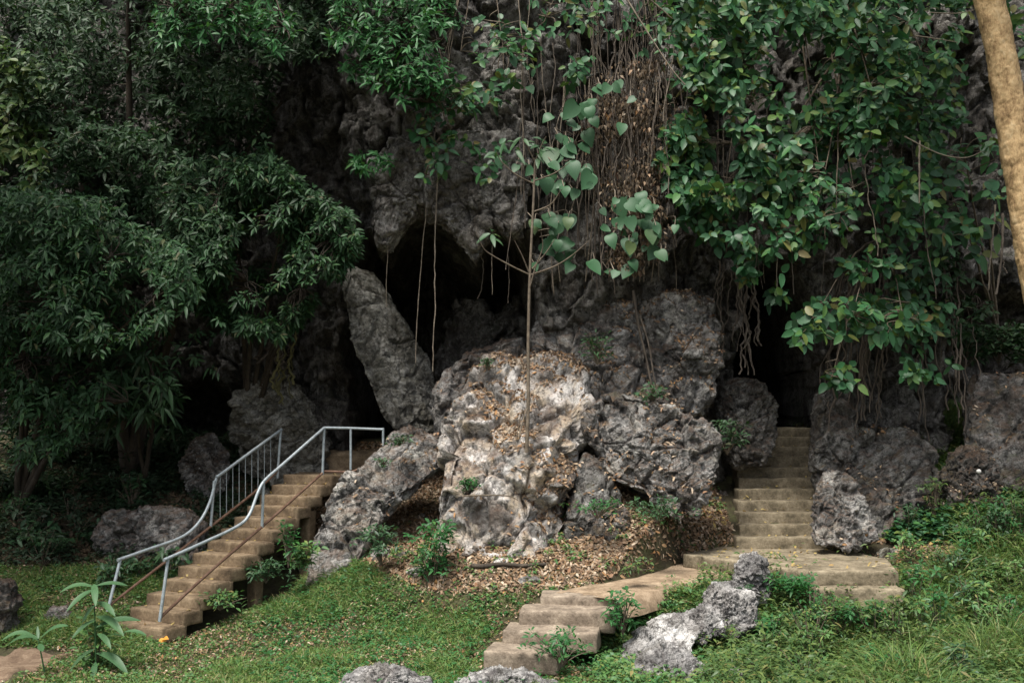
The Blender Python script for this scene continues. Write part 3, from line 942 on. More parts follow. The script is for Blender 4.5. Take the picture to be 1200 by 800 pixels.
for side in (0, 1):
    o = S0 + Sw * (0.03 if side == 0 else WID - .03)
    r = bpy.data.objects.new('railing', None)
    C.objects.link(r)
    r.parent = st
    r['_wl'] = st['_wl']
    if side == 0:
        top = [(138, 656), (175, 643), (213, 629), (233, 612), (246, 588), (254, 560), (262, 553), (330, 503)]
        low = [(128, 709), (214, 642), (300, 575), (328, 548)]
        posts = [((141, 656), (126, 716)), ((251, 563), (247, 617)), ((329, 504), (325, 560))]
        bal = [(258 + 7.4 * i, 556 - 5.5 * i, 606 - 5.8 * i) for i in range(9)]
    else:
        top = [(192, 656), (235, 637), (277, 617), (292, 603), (303, 575), (311, 562), (330, 545), (380, 501)]
        low = [(187, 724), (250, 666), (315, 610), (379, 553)]
        posts = [((197, 655), (187, 728)), ((309, 563), (307, 618)), ((380, 501), (378, 556))]
        bal = []
    W3 = lambda p: on_side(p[0], p[1], o, Sd)
    tp = [W3(p) for p in top]
    MB().tube(smooth_line(tp, 5), .023, 10).build('handrail', M['metal'], r)
    MB().tube(smooth_line([W3(p) for p in low], 3), .020, 8).build('lower_rail', M['rust'], r)
    for a, b in posts:
        MB().tube([W3(a), W3(b)], .022, 8).build('post', M['metal'], r)
    for x, a, b in bal:
        MB().tube([W3((x, a)), W3((x, b))], .006, 6).build('baluster', M['metal'], r)
    if side == 1:
        e0 = W3((380, 501))
        D0 = e0[1]
        pts = [P(380, 501, D0), P(411, 501.5, D0 + .05), P(449, 503, D0 + .1)]
        MB().tube(pts, .022, 8).build('handrail', M['metal'], r)
        MB().tube([P(411, 502, D0 + .05), P(411, 550, D0 + .05)], .02, 8).build('post', M['metal'], r)
        MB().tube([P(449, 501, D0 + .1), P(449, 522, D0 + .1)], .02, 8).build('post', M['metal'], r)
        MB().tube([P(379, 552, D0), P(411, 553, D0 + .05), P(425, 548, D0 + .08)], .02, 8).build('lower_rail', M['rust'], r)

# ------------------------------------------------------------------ right stone steps
ZL = .94
up = thing('stone_staircase', 'narrow mossy flight of steps climbing into the small cave', 'staircase', tuple(P(915, 640, 15.5)))
n = 11
tops = [640, 619, 606, 593.5, 581, 569, 556, 545, 533, 523, 511, 501]
for i in range(n):
    D = 15.5 + .25 * i
    z1 = ZL + (CAMZ - .01 - ZL) / n * (i + 1)
    xl = [862, 865, 865, 865, 866, 866, 866, 872, 876, 884, 893][i]
    xr = [972, 970, 968, 962, 961, 961, 960, 958, 956, 955, 954][i]
    a, b = P(xl, 600, D)[0], P(xr, 600, D)[0]
    mb = MB()
    jl = rng.uniform(-.02, .02)
    obox(mb, (a + jl, D), (1, .0), (0, 1), b - a, .36, z1 - .26, z1, seed=400 + i, amp=.006, nxyz=(18, 5, 4), ch=.014)
    mb.build('step', M['concrete_moss'], up)

ld = thing('stone_landing', 'wide worn stone landing with steps down on its right', 'landing', tuple(P(940, 665, 14)))
def slab(mb, pxs, z1, th, seed, n=(30, 14, 4)):
    """4 photo corners front-left, front-right, back-right, back-left, lying at height z1"""
    pts = []
    for px, py in pxs:
        b = (400 - py) / F
        k = (sp + b * cp) / (cp - b * sp)
        D = (z1 - CAMZ) / k
        q = P(px, py, D)
        pts.append(q[:2])
    c = [(*q, z1 - th) for q in pts] + [(*q, z1) for q in pts]
    rough_box(mb, c, nxyz=n, ch=.016, amp=.007, seed=seed)
    return pts
mb = MB()
slab(mb, [(800, 649), (948, 669), (972, 637), (860, 637)], ZL, .2, 430)
mb.build('slab', M['concrete_moss'], ld)
mb = MB()
fr = slab(mb, [(947, 669), (1053, 669), (1040, 655), (968, 639)], ZL - .006, .2, 431)
mb.build('slab', M['concrete_moss'], ld)
x0, x1, yf = fr[0][0], fr[1][0], fr[0][1]
for i in range(3):
    mb = MB()
    z1 = ZL - .19 * (i + 1)
    obox(mb, (x0 - .02, yf - .26 * (i + 1)), (1, 0), (0, 1), x1 - x0 - .12 * (i // 2), .4, z1 - .25, z1, seed=440 + i, amp=.007, nxyz=(16, 5, 4), ch=.016)
    mb.build('step', M['concrete_moss'], ld)

lo = thing('concrete_steps', 'short curved run of pale concrete steps half overgrown with grass', 'steps', tuple(P(650, 750, 11.8)))
steps = [((566, 762), (655, 782), 11.5), ((588, 738), (700, 752), 11.9), ((608, 715), (720, 730), 12.25), ((633, 698), (730, 702), 12.65)]
for i, (a, b, D) in enumerate(steps):
    A, Bp = P(a[0], a[1], D), P(b[0], a[1], D)
    w = Bp[0] - A[0]
    dx = norm(np.array([1, -.22 + .05 * i]))
    dy = np.array([-dx[1], dx[0]])
    mb = MB()
    z1 = A[2]
    obox(mb, A[:2], dx, dy, w, .52, z1 - .24, z1, seed=460 + i, amp=.007, nxyz=(16, 7, 4), ch=.018)
    mb.build('step', M['concrete_step'], lo)
# worn top of the path between the steps and the landing
mb = MB()
pts = []
L_ = [(646, 695), (665, 690), (700, 684), (745, 676), (780, 665), (805, 656)]
R_ = [(728, 703), (748, 699), (776, 691), (806, 683), (836, 676), (864, 669)]
zz = np.linspace(P(633, 698, 12.65)[2] - .012, .77, 6)
tl, tr = [], []
for a, b, z in zip(L_, R_, zz):
    for q, l in ((a, tl), (b, tr)):
        bb = (400 - q[1]) / F
        k = (sp + bb * cp) / (cp - bb * sp)
        l.append(P(q[0], q[1], (z - CAMZ) / k))
tl, tr = smooth_line(tl, 6), smooth_line(tr, 6)
nr_ = len(tl)
for i in range(nr_):
    for t in np.linspace(-.04, 1.04, 16):
        p = tl[i] * (1 - t) + tr[i] * t
        pts.append((p[0], p[1], p[2] + .004 - (.22 if t < 0 or t > 1 else 0)))
pts = np.array(pts)
pts[:, 2] += .02 * fbm(pts * 3, 3, 8)
mb.add(pts, grid_faces(nr_, 16))
mb.build('worn_ramp', M['path_dust'], lo)

# ------------------------------------------------------------------ foliage helpers
def sample_poly(poly, n, D, gap=.0, seed=0, gs=.8):
    poly = np.array(poly, float)
    out = []
    got = 0
    lo_, hi_ = poly.min(0), poly.max(0)
    while got < n:
        m = n * 3
        px = rng.uniform(lo_[0], hi_[0], m)
        py = rng.uniform(lo_[1], hi_[1], m)
        k = inpoly(px, py, poly)
        px, py = px[k], py[k]
        DD = rng.uniform(D[0], D[1], len(px))
        p = Pv(px, py, DD)
        if gap > -1:
            k = fbm(p * gs, 3, seed) > gap
            p = p[k]
        out.append(p)
        got += len(p)
        if len(out) > 60:
            break
    return np.concatenate(out)[:n]


def limbs(mb, root, tips, r0=.12, r1=.02, seed=0, wob=.25):
    r = np.random.default_rng(seed)
    allp = []
    for t in tips:
        root_, t = np.array(root, float), np.array(t, float)
        k = 14
        s = np.linspace(0, 1, k)[:, None]
        mid = root_ * (1 - s) + t * s
        mid[:, 2] += np.sin(s[:, 0] * PI) * np.linalg.norm(t - root_) * .12
        mid += np.cumsum(r.normal(0, wob / k, (k, 3)), 0) * np.sin(s * PI)
        mb.tube(mid, np.linspace(r0, r1, k), 7)
        allp.append(mid)
    return np.concatenate(allp)


def twigs(mb, cen, lp, r=.008, maxn=600, sag=.15):
    idx = np.arange(len(cen))
    if len(idx) > maxn:
        idx = rng.choice(idx, maxn, replace=False)
    for i in idx:
        d = ((lp - cen[i]) ** 2).sum(1)
        a = lp[np.argmin(d)]
        dist = math.sqrt(d.min())
        if dist > .55:
            continue
        m = (a + cen[i]) / 2
        m = m + np.array([rng.normal(0, .08), rng.normal(0, .08), sag * np.sqrt(d.min()) * .5])
        mb.tube(smooth_line([a, m, cen[i]], 4), np.linspace(r * 1.8, r * .6, 9), 3, cap=False)


def leafy_tree(name, label, cat, root, tips, polys, mat, k=8, L=.24, Wr=.26, tpl=T_LANCE, r0=.12, gap=-.05, gs=.9, up=.6, elev=.2, droop=.35, bark='bark_dark', seed=1, twr=.007, crown='crown', toward=.8, group=None):
    t = thing(name, label, cat, tuple(float(x) for x in root), group)
    tm = MB()
    lp = limbs(tm, root, tips, r0, r0 * .15, seed)
    cm = MB()
    for poly, nn, D in polys:
        c = sample_poly(poly, nn, D, gap, seed, gs)
        nn = len(c)
        face = norm(np.stack([rng.normal(0, .45, nn), -toward + rng.normal(0, .4, nn), up + rng.normal(0, .35, nn)], -1))
        whorls(cm, c, face, k, L, Wr, tpl, elev, droop)
        twigs(tm, c, lp, twr)
    tm.build('trunk', M[bark], t)
    cm.build(crown, M[mat], t)
    return t


# --- left side trees
leafy_tree('evergreen_tree', 'huge dark evergreen tree filling the upper left against the cliff', 'tree',
           P(150, 560, 17.8), [P(60, 60, 16), P(150, -40, 15.8), P(260, 60, 16.2), P(220, 220, 15.6), P(330, 120, 16.8), P(100, 260, 15.5)],
           [([(-90, -70), (440, -60), (420, 60), (330, 70), (310, 180), (330, 230), (260, 260), (180, 250), (60, 280), (-60, 260)], 5200, (15.0, 17.8)),
            ([(20, 120), (260, 180), (300, 260), (240, 330), (60, 330), (0, 260)], 900, (14.8, 16.5))],
           'lf_dark', k=8, L=.125, Wr=.36, gap=.0, gs=1.1, seed=5)
leafy_tree('evergreen_tree', 'long-leaved dark tree drooping over the lower left bank', 'tree',
           P(20, 600, 16.5), [P(60, 330, 14.4), P(130, 300, 14.2), P(180, 350, 14.5), P(30, 420, 14.6), P(150, 470, 14.8)],
           [([(-40, 215), (120, 230), (215, 290), (235, 340), (190, 380), (120, 410), (50, 400), (-40, 440)], 2600, (13.6, 15.8)),
            ([(-40, 420), (40, 400), (60, 470), (-40, 520)], 420, (14.2, 16.0)), ([(-40, 390), (120, 400), (130, 470), (70, 530), (-40, 560)], 620, (14.4, 16.4)), ([(60, 400), (250, 380), (260, 440), (200, 470), (100, 480), (60, 440)], 260, (15.6, 17.5))],
           'lf_deep', k=8, L=.125, Wr=.33, gap=.03, gs=1.3, seed=8, droop=.45, r0=.06)
leafy_tree('evergreen_tree', 'spreading tree with grey-green leaf fans in front of the dark recess', 'tree',
           P(290, 520, 18.0), [P(260, 230, 15.4), P(330, 260, 15.2), P(390, 280, 15.2), P(290, 330, 15.6), P(360, 330, 15.6)],
           [([(205, 190), (310, 170), (360, 215), (408, 245), (424, 285), (400, 320), (340, 330), (250, 320), (190, 260)], 1500, (14.8, 16.2)),
            ([(225, 300), (340, 310), (370, 350), (340, 395), (270, 385), (215, 350)], 700, (15.0, 16.5))],
           'lf_deep', k=9, L=.125, Wr=.31, gap=.02, gs=1.5, seed=13, droop=.4, r0=.06)
leafy_tree('hanging_shrub', 'low dark shrub with drooping leaf fans beneath the leaning dark trees', 'shrub',
           P(170, 560, 17.0), [P(140, 430, 15.4), P(185, 450, 15.4), P(160, 490, 15.6)],
           [([(115, 450), (140, 410), (190, 415), (205, 460), (190, 500), (130, 505)], 75, (15, 16))],
           'lf_dark', k=9, L=.24, Wr=.24, gap=-.2, seed=15, r0=.04, droop=.6)
leafy_tree('broadleaf_shrub', 'yellow-green bush at the far upper left', 'bush',
           P(-30, 500, 17.5), [P(10, 160, 15.6), P(0, 60, 15.8), P(40, 200, 15.4)],
           [([(-60, 30), (40, 50), (60, 140), (45, 240), (20, 300), (-60, 300)], 380, (14.8, 16))],
           'lf_yellow', k=7, L=.16, Wr=.42, tpl=T_OVATE, gap=-.1, seed=17, r0=.07)
leafy_tree('overhanging_branch', 'bright green leafy branch hanging in at the top, left of the cliff', 'branch',
           P(260, -140, 16.0), [P(210, 10, 14.6), P(270, 15, 14.4), P(335, 35, 14.6), P(190, 30, 14.8)],
           [([(180, -30), (345, -30), (345, 40), (325, 60), (270, 35), (230, 50), (180, 48)], 330, (14.1, 15.2))],
           'lf_bright', k=8, L=.13, Wr=.34, gap=-.1, gs=1.6, seed=19, r0=.05, crown='foliage')
leafy_tree('overhanging_branch', 'bright feathery green branches spilling over the cliff above the big cave', 'branch',
           P(430, -160, 16.0), [P(420, 20, 14.9), P(470, 60, 14.8), P(520, 80, 14.9), P(440, 100, 15.0), P(500, 120, 14.8), P(400, 20, 15)],
           [([(385, -30), (540, -30), (545, 20), (505, 40), (530, 85), (520, 108), (470, 95), (430, 60), (385, 45)], 420, (14.3, 15.4)),
            ([(400, 65), (470, 75), (530, 95), (525, 120), (470, 118), (405, 85)], 110, (14.4, 15.2)),
            ([(410, 175), (455, 178), (460, 195), (415, 203)], 26, (15.0, 15.6)),
            ([(405, 262), (420, 275), (412, 295), (400, 290)], 10, (15.0, 15.6))],
           'lf_bright', k=8, L=.13, Wr=.32, gap=-.12, gs=1.6, seed=23, r0=.05, crown='foliage')

# --- right side leafy mass
def ovate_tree(name, label, cat, root, tips, polys, mat='lf_ovate', L=.22, Wr=.6, k=5, r0=.05, gap=-.1, gs=1.1, seed=1, tpl=T_OVATE, bark='bark_thin', toward=.9, up=.35, droop=.25):
    return leafy_tree(name, label, cat, root, tips, polys, mat, k=k, L=L, Wr=Wr, tpl=tpl, r0=r0, gap=gap, gs=gs, up=up, elev=.05, droop=droop, bark=bark, seed=seed, twr=.006, toward=toward)


ovate_tree('broadleaf_tree', 'dense broad-leaved tree hanging over the cliff right of the dry vines', 'tree',
           P(900, -200, 17.0), [P(830, 60, 15.2), P(880, 120, 15.0), P(950, 80, 14.8), P(1020, 100, 14.8), P(1080, 60, 15), P(960, 200, 15), P(850, 220, 15.2), P(1000, 220, 15)],
           [([(780, -40), (1150, -40), (1130, 30), (1125, 100), (1130, 130), (1100, 165), (1030, 160), (960, 180), (900, 170), (850, 180), (790, 170), (775, 120), (800, 70)], 1350, (14.4, 16.2)),
            ([(780, 150), (930, 160), (940, 200), (925, 225), (870, 240), (800, 235), (775, 190)], 330, (14.6, 15.8)),
            ([(930, 190), (1110, 165), (1100, 340), (1010, 330), (950, 300)], 90, (15.0, 16.0)),
            ([(1000, 330), (1110, 320), (1120, 440), (1040, 430)], 45, (15.4, 16.0)),
            ([(800, 230), (930, 225), (915, 350), (875, 355), (860, 290), (800, 270)], 90, (14.9, 15.8))],
           L=.165, Wr=.56, seed=31, gap=-.02)
ovate_tree('hanging_branch', 'low leafy branch dangling over the mouth of the small cave', 'branch',
           P(990, 60, 15.8), [P(960, 230, 15.0), P(900, 270, 15.2), P(980, 250, 15)],
           [([(870, 210), (960, 190), (1010, 230), (995, 270), (960, 290), (900, 300), (850, 280)], 110, (14.6, 15.6)),
            ([(1030, 180), (1080, 180), (1090, 240), (1060, 275), (1035, 250)], 50, (14.6, 15.4))],
           L=.16, seed=33, gap=-.1, r0=.03)
ovate_tree('hanging_branch', 'bright leafy spray on bare stems right beside the small cave mouth', 'branch',
           P(1030, 280, 16.2), [P(950, 385, 14.9), P(1000, 370, 14.8), P(1060, 375, 14.9), P(975, 440, 14.9)],
           [([(925, 370), (960, 350), (1010, 345), (1080, 350), (1095, 385), (1050, 395), (990, 390), (935, 405)], 85, (14.5, 15.3)),
            ([(960, 430), (1005, 425), (1010, 450), (975, 450)], 12, (14.7, 15.1)),
            ([(1050, 420), (1090, 415), (1095, 445), (1060, 440)], 12, (14.7, 15.1)),
            ([(985, 300), (1060, 290), (1070, 310), (1000, 318)], 14, (14.9, 15.3))],
           L=.17, Wr=.62, seed=37, gap=-.5, r0=.022)
ovate_tree('broadleaf_shrub', 'sparse shrub with large round leaves behind the orange-barked trunk', 'bush',
           P(1170, 400, 17.6), [P(1130, 180, 15.8), P(1160, 230, 15.8), P(1110, 220, 15.8), P(1140, 280, 16)],
           [([(1080, 165), (1170, 155), (1180, 250), (1160, 300), (1100, 290), (1075, 220)], 60, (15.2, 16.2)),
            ([(1165, 0), (1240, 0), (1240, 60), (1185, 50)], 20, (15.2, 16.2))],
           L=.22, Wr=.5, seed=39, gap=-.4, r0=.03, k=4)
leafy_tree('broadleaf_shrub', 'dark fine-leaved bush in the shade below the large round leaves', 'bush',
           P(1120, 460, 17.2), [P(1100, 300, 16.2), P(1150, 320, 16.2), P(1080, 340, 16.2)],
           [([(1060, 300), (1175, 280), (1180, 350), (1130, 400), (1075, 370)], 110, (15.8, 16.8))],
           'lf_dark', k=6, L=.13, Wr=.5, tpl=T_OVATE, gap=-.2, seed=40, r0=.03)
ovate_tree('climbing_plant', 'string of rounded leaves climbing the rock above the stalactite lip', 'climber',
           P(560, -60, 16.2), [P(540, 60, 15.1), P(500, 160, 15.0), P(520, 130, 15), P(590, 60, 15), P(500, 205, 15)],
           [([(555, 20), (620, 20), (650, 50), (640, 95), (590, 60), (560, 70)], 36, (14.8, 15.4)),
            ([(520, 90), (600, 85), (615, 115), (560, 130), (510, 125)], 45, (14.8, 15.3)),
            ([(482, 100), (530, 100), (530, 165), (520, 205), (495, 215), (485, 160)], 45, (14.8, 15.3)),
            ([(545, 165), (590, 165), (590, 210), (550, 210)], 14, (15.0, 15.3)),
            ([(650, 70), (690, 60), (690, 95), (660, 100)], 14, (15.0, 15.5))],
           mat='lf_ovate', L=.14, Wr=.62, k=4, seed=41, gap=-.6, r0=.02)
ovate_tree('climbing_plant', 'dark climber with small leaves scattered at the top between vines', 'climber',
           P(720, -80, 16.5), [P(700, 40, 15.6), P(760, 60, 15.6), P(790, 120, 15.5), P(640, 20, 15.6)],
           [([(610, -20), (800, -20), (800, 60), (790, 150), (770, 60), (700, 40), (630, 40)], 90, (15.0, 15.9))],
           mat='lf_ovate', L=.15, Wr=.5, k=4, seed=43, gap=-.2, r0=.02)
# --- creeper with big heart leaves (single large leaves)
hl = thing('heart_leaf_creeper', 'creeper with big pale heart-shaped leaves on the rock right of the sapling', 'climber', tuple(P(700, 330, 16.2)))
sm, lm = MB(), MB()
spots = [(668, 128, .34), (688, 130, .33), (690, 160, .28), (645, 183, .36), (666, 178, .28), (672, 198, .30), (688, 210, .36), (640, 218, .30), (646, 206, .24), (728, 243, .33), (742, 242, .30), (756, 245, .33), (644, 258, .30), (655, 262, .3), (668, 258, .28),
         (642, 290, .30), (662, 288, .32), (738, 288, .33), (768, 270, .28), (765, 296, .27), (775, 300, .25), (697, 312, .30), (725, 262, .25), (710, 268, .2), (735, 318, .3), (752, 232, .25), (700, 108, .22), (722, 104, .2), (620, 200, .2), (668, 298, .22)]
hr_ = np.random.default_rng(31)
for cx0, cy0, sx0, sy0, n0 in [(670, 190, 24, 40, 26), (750, 275, 26, 26, 24), (650, 280, 14, 22, 12), (700, 120, 20, 20, 10)]:
    for _ in range(n0):
        spots.append((hr_.normal(cx0, sx0), hr_.normal(cy0, sy0), hr_.uniform(.12, .26)))
ps = np.array([P(a, b, 15.0 + rng.uniform(-.25, .25)) for a, b, c in spots])
Ls = np.array([c for a, b, c in spots])
ax = norm(np.stack([rng.normal(0, .9, len(ps)), rng.normal(-.3, .2, len(ps)), np.full(len(ps), -1.0)], -1))
nr = norm(np.stack([rng.normal(0, .3, len(ps)), np.full(len(ps), -1.0), rng.normal(.55, .35, len(ps))], -1))
leaves(lm, T_HEART, ps - ax * Ls[:, None] * .4, ax, nr, Ls * .85, Ls * .8, rng.uniform(0, .3, len(ps)), rng.uniform(-.1, .15, len(ps)))
for p in ps:
    q = p.copy()
    sm.tube(smooth_line([p + np.array([0, .05, .05]), p + np.array([rng.normal(0, .06), .3, .25]), p + np.array([rng.normal(0, .1), .7, .3])], 4), .007, 4, cap=False)
for x in (655, 690, 745, 765):
    pts = [P(x + 6 * math.sin(t * 5 + x), 90 + t * 240, 15.8) for t in np.linspace(0, 1, 12)]
    sm.tube(pts, .010, 5)
sm.build('stem', M['vine'], hl)
lm.build('foliage', M['lf_heart'], hl)

# --- the thin sapling growing on the boulder
sapr = P(616, 520, 14.35)
sp_ = thing('sapling', 'slender bare-stemmed sapling rising in front of the big pale boulder', 'tree', tuple(sapr))
tm = MB()
main = smooth_line([P(617, 530, 14.4), P(619, 470, 14.45), P(619, 400, 14.5), P(621, 320, 14.5), P(625, 240, 14.5), P(627, 185, 14.5)], 6)
tm.tube(main, np.linspace(.029, .015, len(main)), 9)
for b in ([(621, 322), (600, 312), (575, 298), (566, 290), (558, 272)], [(622, 322), (650, 312), (672, 298), (690, 282)], [(621, 322), (612, 300), (603, 282)], [(624, 315), (640, 296), (650, 280)],
          [(625, 215), (605, 205), (588, 190), (582, 178)], [(626, 212), (650, 203), (668, 190)], [(626, 248), (645, 240), (656, 225), (658, 222)], [(616, 500), (612, 480), (604, 520)], [(620, 340), (628, 312), (636, 290), (634, 272)],
          [(627, 190), (618, 172), (612, 160)], [(627, 190), (634, 172), (640, 160)]):
    q = smooth_line([P(x, y, 14.5 - .08 * i) for i, (x, y) in enumerate(b)], 4)
    tm.tube(q, np.linspace(.014, .005, len(q)), 5)
tm.build('trunk', M['bark_thin'], sp_)
cm = MB()
cc = np.array([P(x, y, 14.4) for x, y in [(612, 160), (640, 160), (626, 172), (582, 178), (602, 172), (590, 160), (576, 270)]])
fc = norm(np.stack([rng.normal(0, .3, len(cc)), np.full(len(cc), -.6), np.full(len(cc), .6)], -1))
whorls(cm, cc, fc, 6, .19, .36, T_LANCE, .0, .5)
cm.build('foliage', M['lf_mid'], sp_)

# --- leaning orange-barked trunk at right
tr_ = thing('orange_barked_tree', 'thick tree trunk with flaky orange bark at the right edge', 'tree', tuple(P(1235, 620, 13.4)))
axis = smooth_line([P(1150, -60, 13.2), P(1160, 0, 13.2), P(1176, 80, 13.2), P(1190, 170, 13.2), P(1204, 260, 13.25), P(1217, 330, 13.3), P(1240, 450, 13.4), P(1266, 640, 13.5)], 12)
nn = len(axis)
mbt = MB()
pts = axis
rad = np.interp(np.linspace(0, 1, nn), [0, .3, .6, 1], [.19, .195, .205, .26])
t = norm(np.gradient(pts, axis=0))
a = norm(np.cross(t, np.array([0, 1., 0])))
b = np.cross(t, a)
nth = 72
th = np.arange(nth) * 2 * PI / nth
# resample densely
ss = np.linspace(0, nn - 1, 420)
pts = np.stack([np.interp(ss, np.arange(nn), pts[:, k]) for k in range(3)], 1)
a = norm(np.stack([np.interp(ss, np.arange(nn), a[:, k]) for k in range(3)], 1))
b = norm(np.stack([np.interp(ss, np.arange(nn), b[:, k]) for k in range(3)], 1))
rad = np.interp(ss, np.arange(nn), rad)
ring = a[:, None] * np.cos(th)[None, :, None] + b[:, None] * np.sin(th)[None, :, None]
v = (pts[:, None] + ring * rad[:, None, None]).reshape(-1, 3)
rr = ring.reshape(-1, 3)
f1, c1 = facets(v * np.array([9, 9, 6.5]), 91)
v = v + rr * (.007 * f1 - .006 * np.exp(-(c1 / .08) ** 2) + .02 * fbm(v * 4, 3, 92) + .006 * fbm(v * 26, 3, 93))[:, None]
k_ = np.arange(419)[:, None] * nth
j_ = np.arange(nth)[None]
mbt.add(v, np.stack([k_ + j_, k_ + (j_ + 1) % nth, k_ + nth + (j_ + 1) % nth, k_ + nth + j_], -1).reshape(-1, 4))
mbt.build('trunk', M['bark_pale'], tr_)
tm = MB()
tp = [P(1000, -170, 12.6), P(1080, -230, 13.5), P(1240, -200, 12.6)]
lp = limbs(tm, P(1150, -55, 13.2), tp, .12, .03, 4)
cm = MB()
c = sample_poly([(900, -320), (1320, -320), (1300, -120), (1100, -110), (940, -150)], 260, (11.5, 15), -.2, 3)
whorls(cm, c, norm(np.tile([[0, -.2, 1.0]], (len(c), 1)) + rng.normal(0, .3, (len(c), 3))), 7, .2, .5, T_OVATE, .1, .3)
tm.build('limb', M['bark_thin'], tr_)
cm.build('crown', M['lf_ovate'], tr_)

# --- unseen tree crown added above the frame to shade the rock
leafy_tree('added_shade_crown', 'unseen dark tree crown added above the cliff for shade, left of the big cave', 'tree',
           P(380, -330, 17.5), [P(300, -260, 15), P(400, -230, 15.5)],
           [([(80, -330), (460, -330), (430, -110), (100, -90)], 420, (14.5, 17.5))],
           'lf_dark', k=8, L=.26, Wr=.35, gap=-.25, seed=50)

tm, cm = MB(), MB()
sh_ = thing('evergreen_tree', 'unseen tall tree added beside the clearing so its crown shades the left bank', 'tree', (-11.5, 8.5, 0))  # out-of-view tree, added to cast shade on the left bank
lp = limbs(tm, (-11.5, 8.5, -.2), [(-12, 9, 10), (-9.5, 10.5, 10), (-10, 12.5, 10), (-8, 11.5, 10.4)], .3, .05, 3)
c = np.stack([rng.uniform(-14, -7.0, 1000), rng.uniform(8.5, 13.2, 1000), rng.uniform(9.3, 12, 1000)], -1)
c = c[fbm(c * .7, 3, 12) > -.15]
whorls(cm, c, norm(np.tile([[0, -.1, 1.0]], (len(c), 1)) + rng.normal(0, .3, (len(c), 3))), 9, .26, .4, T_OVATE, .1, .3)
tm.build('trunk', M['bark_dark'], sh_)
cm.build('crown', M['lf_dark'], sh_)

# ------------------------------------------------------------------ vines and roots
def vine(px0, py0, py1, D, r, label, name='hanging_vine', mat='vine', px1=None, amp=6, seed=0, group=None, D1=None):
    rr_ = np.random.default_rng(seed + 900)
    n = 26
    t = np.linspace(0, 1, n)
    px1 = px0 if px1 is None else px1
    ph = rr_.uniform(0, 6)
    x = px0 + (px1 - px0) * t + amp * (np.sin(t * 4 + ph) * .6 + np.cumsum(rr_.normal(0, .12, n))) * np.minimum(1, t * 4)
    y = py0 + (py1 - py0) * t
    D1 = D if D1 is None else D1
    pts = Pv(x, y, D + (D1 - D) * t)
    mb = MB()
    mb.tube(pts, r * (1 + .25 * np.sin(t * 40 + ph)) * np.linspace(1.1, .7, n), 6)
    o = mb.build(name, M[mat], loc=tuple(pts[-1]))
    tag(o, label, 'vine' if 'vine' in name else 'root', group)
    return o


vine(514, 200, 435, 15.5, .010, 'longest pale vine dangling before the big cave', px1=503, seed=1, amp=4)
vine(499, 220, 425, 15.7, .007, 'thinner vine left of the longest pale vine', px1=490, seed=2, amp=3)
vine(453, 230, 360, 15.9, .006, 'faint short vine over the leaning slab', seed=3, amp=2)
vine(578, 160, 345, 15.6, .006, 'thread-like vine before the cave between stalactites and sapling', px1=580, seed=4, amp=4)
vine(563, 290, 350, 15.9, .007, 'short crooked rootlet under the stalactite lip', name='hanging_root', mat='root', seed=5, amp=6)
vine(596, 300, 355, 15.9, .008, 'short straight rootlet beside the sapling fork', name='hanging_root', mat='root', seed=6, amp=2)
vine(1078, 165, 238, 14.5, .014, 'pale straight stick-like vine amid the broad leaves', seed=7, amp=1)
vine(1082, 240, 350, 15.2, .010, 'brown vine continuing below the pale stick-like vine', px1=1094, mat='root', seed=8, amp=3)
vine(1022, 150, 300, 15.0, .009, 'wavy vine above the bright leafy spray', px1=1028, seed=9, amp=10)
vine(735, -20, 40, 15.0, .014, 'curved woody liana crossing the top of the dry tangle', name='hanging_vine', px1=812, mat='bark_thin', seed=10, amp=4)
vine(1180, 320, 305, 15.4, .01, 'stub of liana behind the orange-barked trunk', px1=1178, mat='root', seed=11)
vine(1175, 250, 345, 15.4, .022, 'reddish root hanging left of the orange-barked trunk', name='hanging_root', px1=1170, mat='root', seed=12, amp=3)
vine(1166, 240, 340, 15.6, .014, 'thin paler root beside the reddish root', name='hanging_root', px1=1160, mat='vine', seed=13, amp=3)
vine(742, 340, 470, 15.5, .022, 'long reddish root running down between the sloping rock and the layered block', name='hanging_root', px1=765, mat='root', seed=14, amp=2, D1=15.6)
vine(750, 370, 465, 15.4, .013, 'slimmer root beside the long reddish root', name='hanging_root', px1=772, mat='root', seed=15, amp=2, D1=15.5)
gv = 'thin vines hanging on the cliff'
lab = 'thin brown vine among many hanging on the cliff'
pr = np.random.default_rng(77)
for i in range(70):
    x = pr.choice([pr.uniform(600, 700), pr.uniform(690, 800), pr.uniform(800, 1120)], p=[.35, .4, .25])
    y0 = pr.uniform(-30, 180) if x < 800 else pr.uniform(100, 220)
    y1 = y0 + pr.uniform(60, 240)
    y1 = min(y1, 345)
    D = pr.uniform(15.2, 16.0)
    vine(x, y0, y1, D, pr.uniform(.004, .011), lab, mat=pr.choice(['root', 'vine', 'root']), px1=x + pr.uniform(-14, 14), amp=pr.uniform(2, 9), seed=100 + i, group=gv)
# bare slanting twigs in front of the leaf mass
for i, (a, b, lb) in enumerate([(((735, 0), (760, 40), (790, 85), (812, 108)), .014, 'long bare liana slanting across the dry tangle'),
                                (((1090, 15), (1120, 16), (1142, 12)), .010, 'bare twig touching the orange-barked trunk near the top'),
                                (((1072, 42), (1100, 46), (1122, 50)), .009, 'straight pale twig in the leaves left of the trunk'),
                                (((1060, 160), (1100, 180), (1130, 185), (1150, 178)), .010, 'sagging twig behind the large round leaves')]):
    q = smooth_line([P(x, y, 14.4) for x, y in a], 5)
    o = MB().tube(q, np.linspace(b, b * .5, len(q)), 6).build('bare_twig', M['vine'], loc=tuple(q[0]))
    tag(o, lb, 'twig')

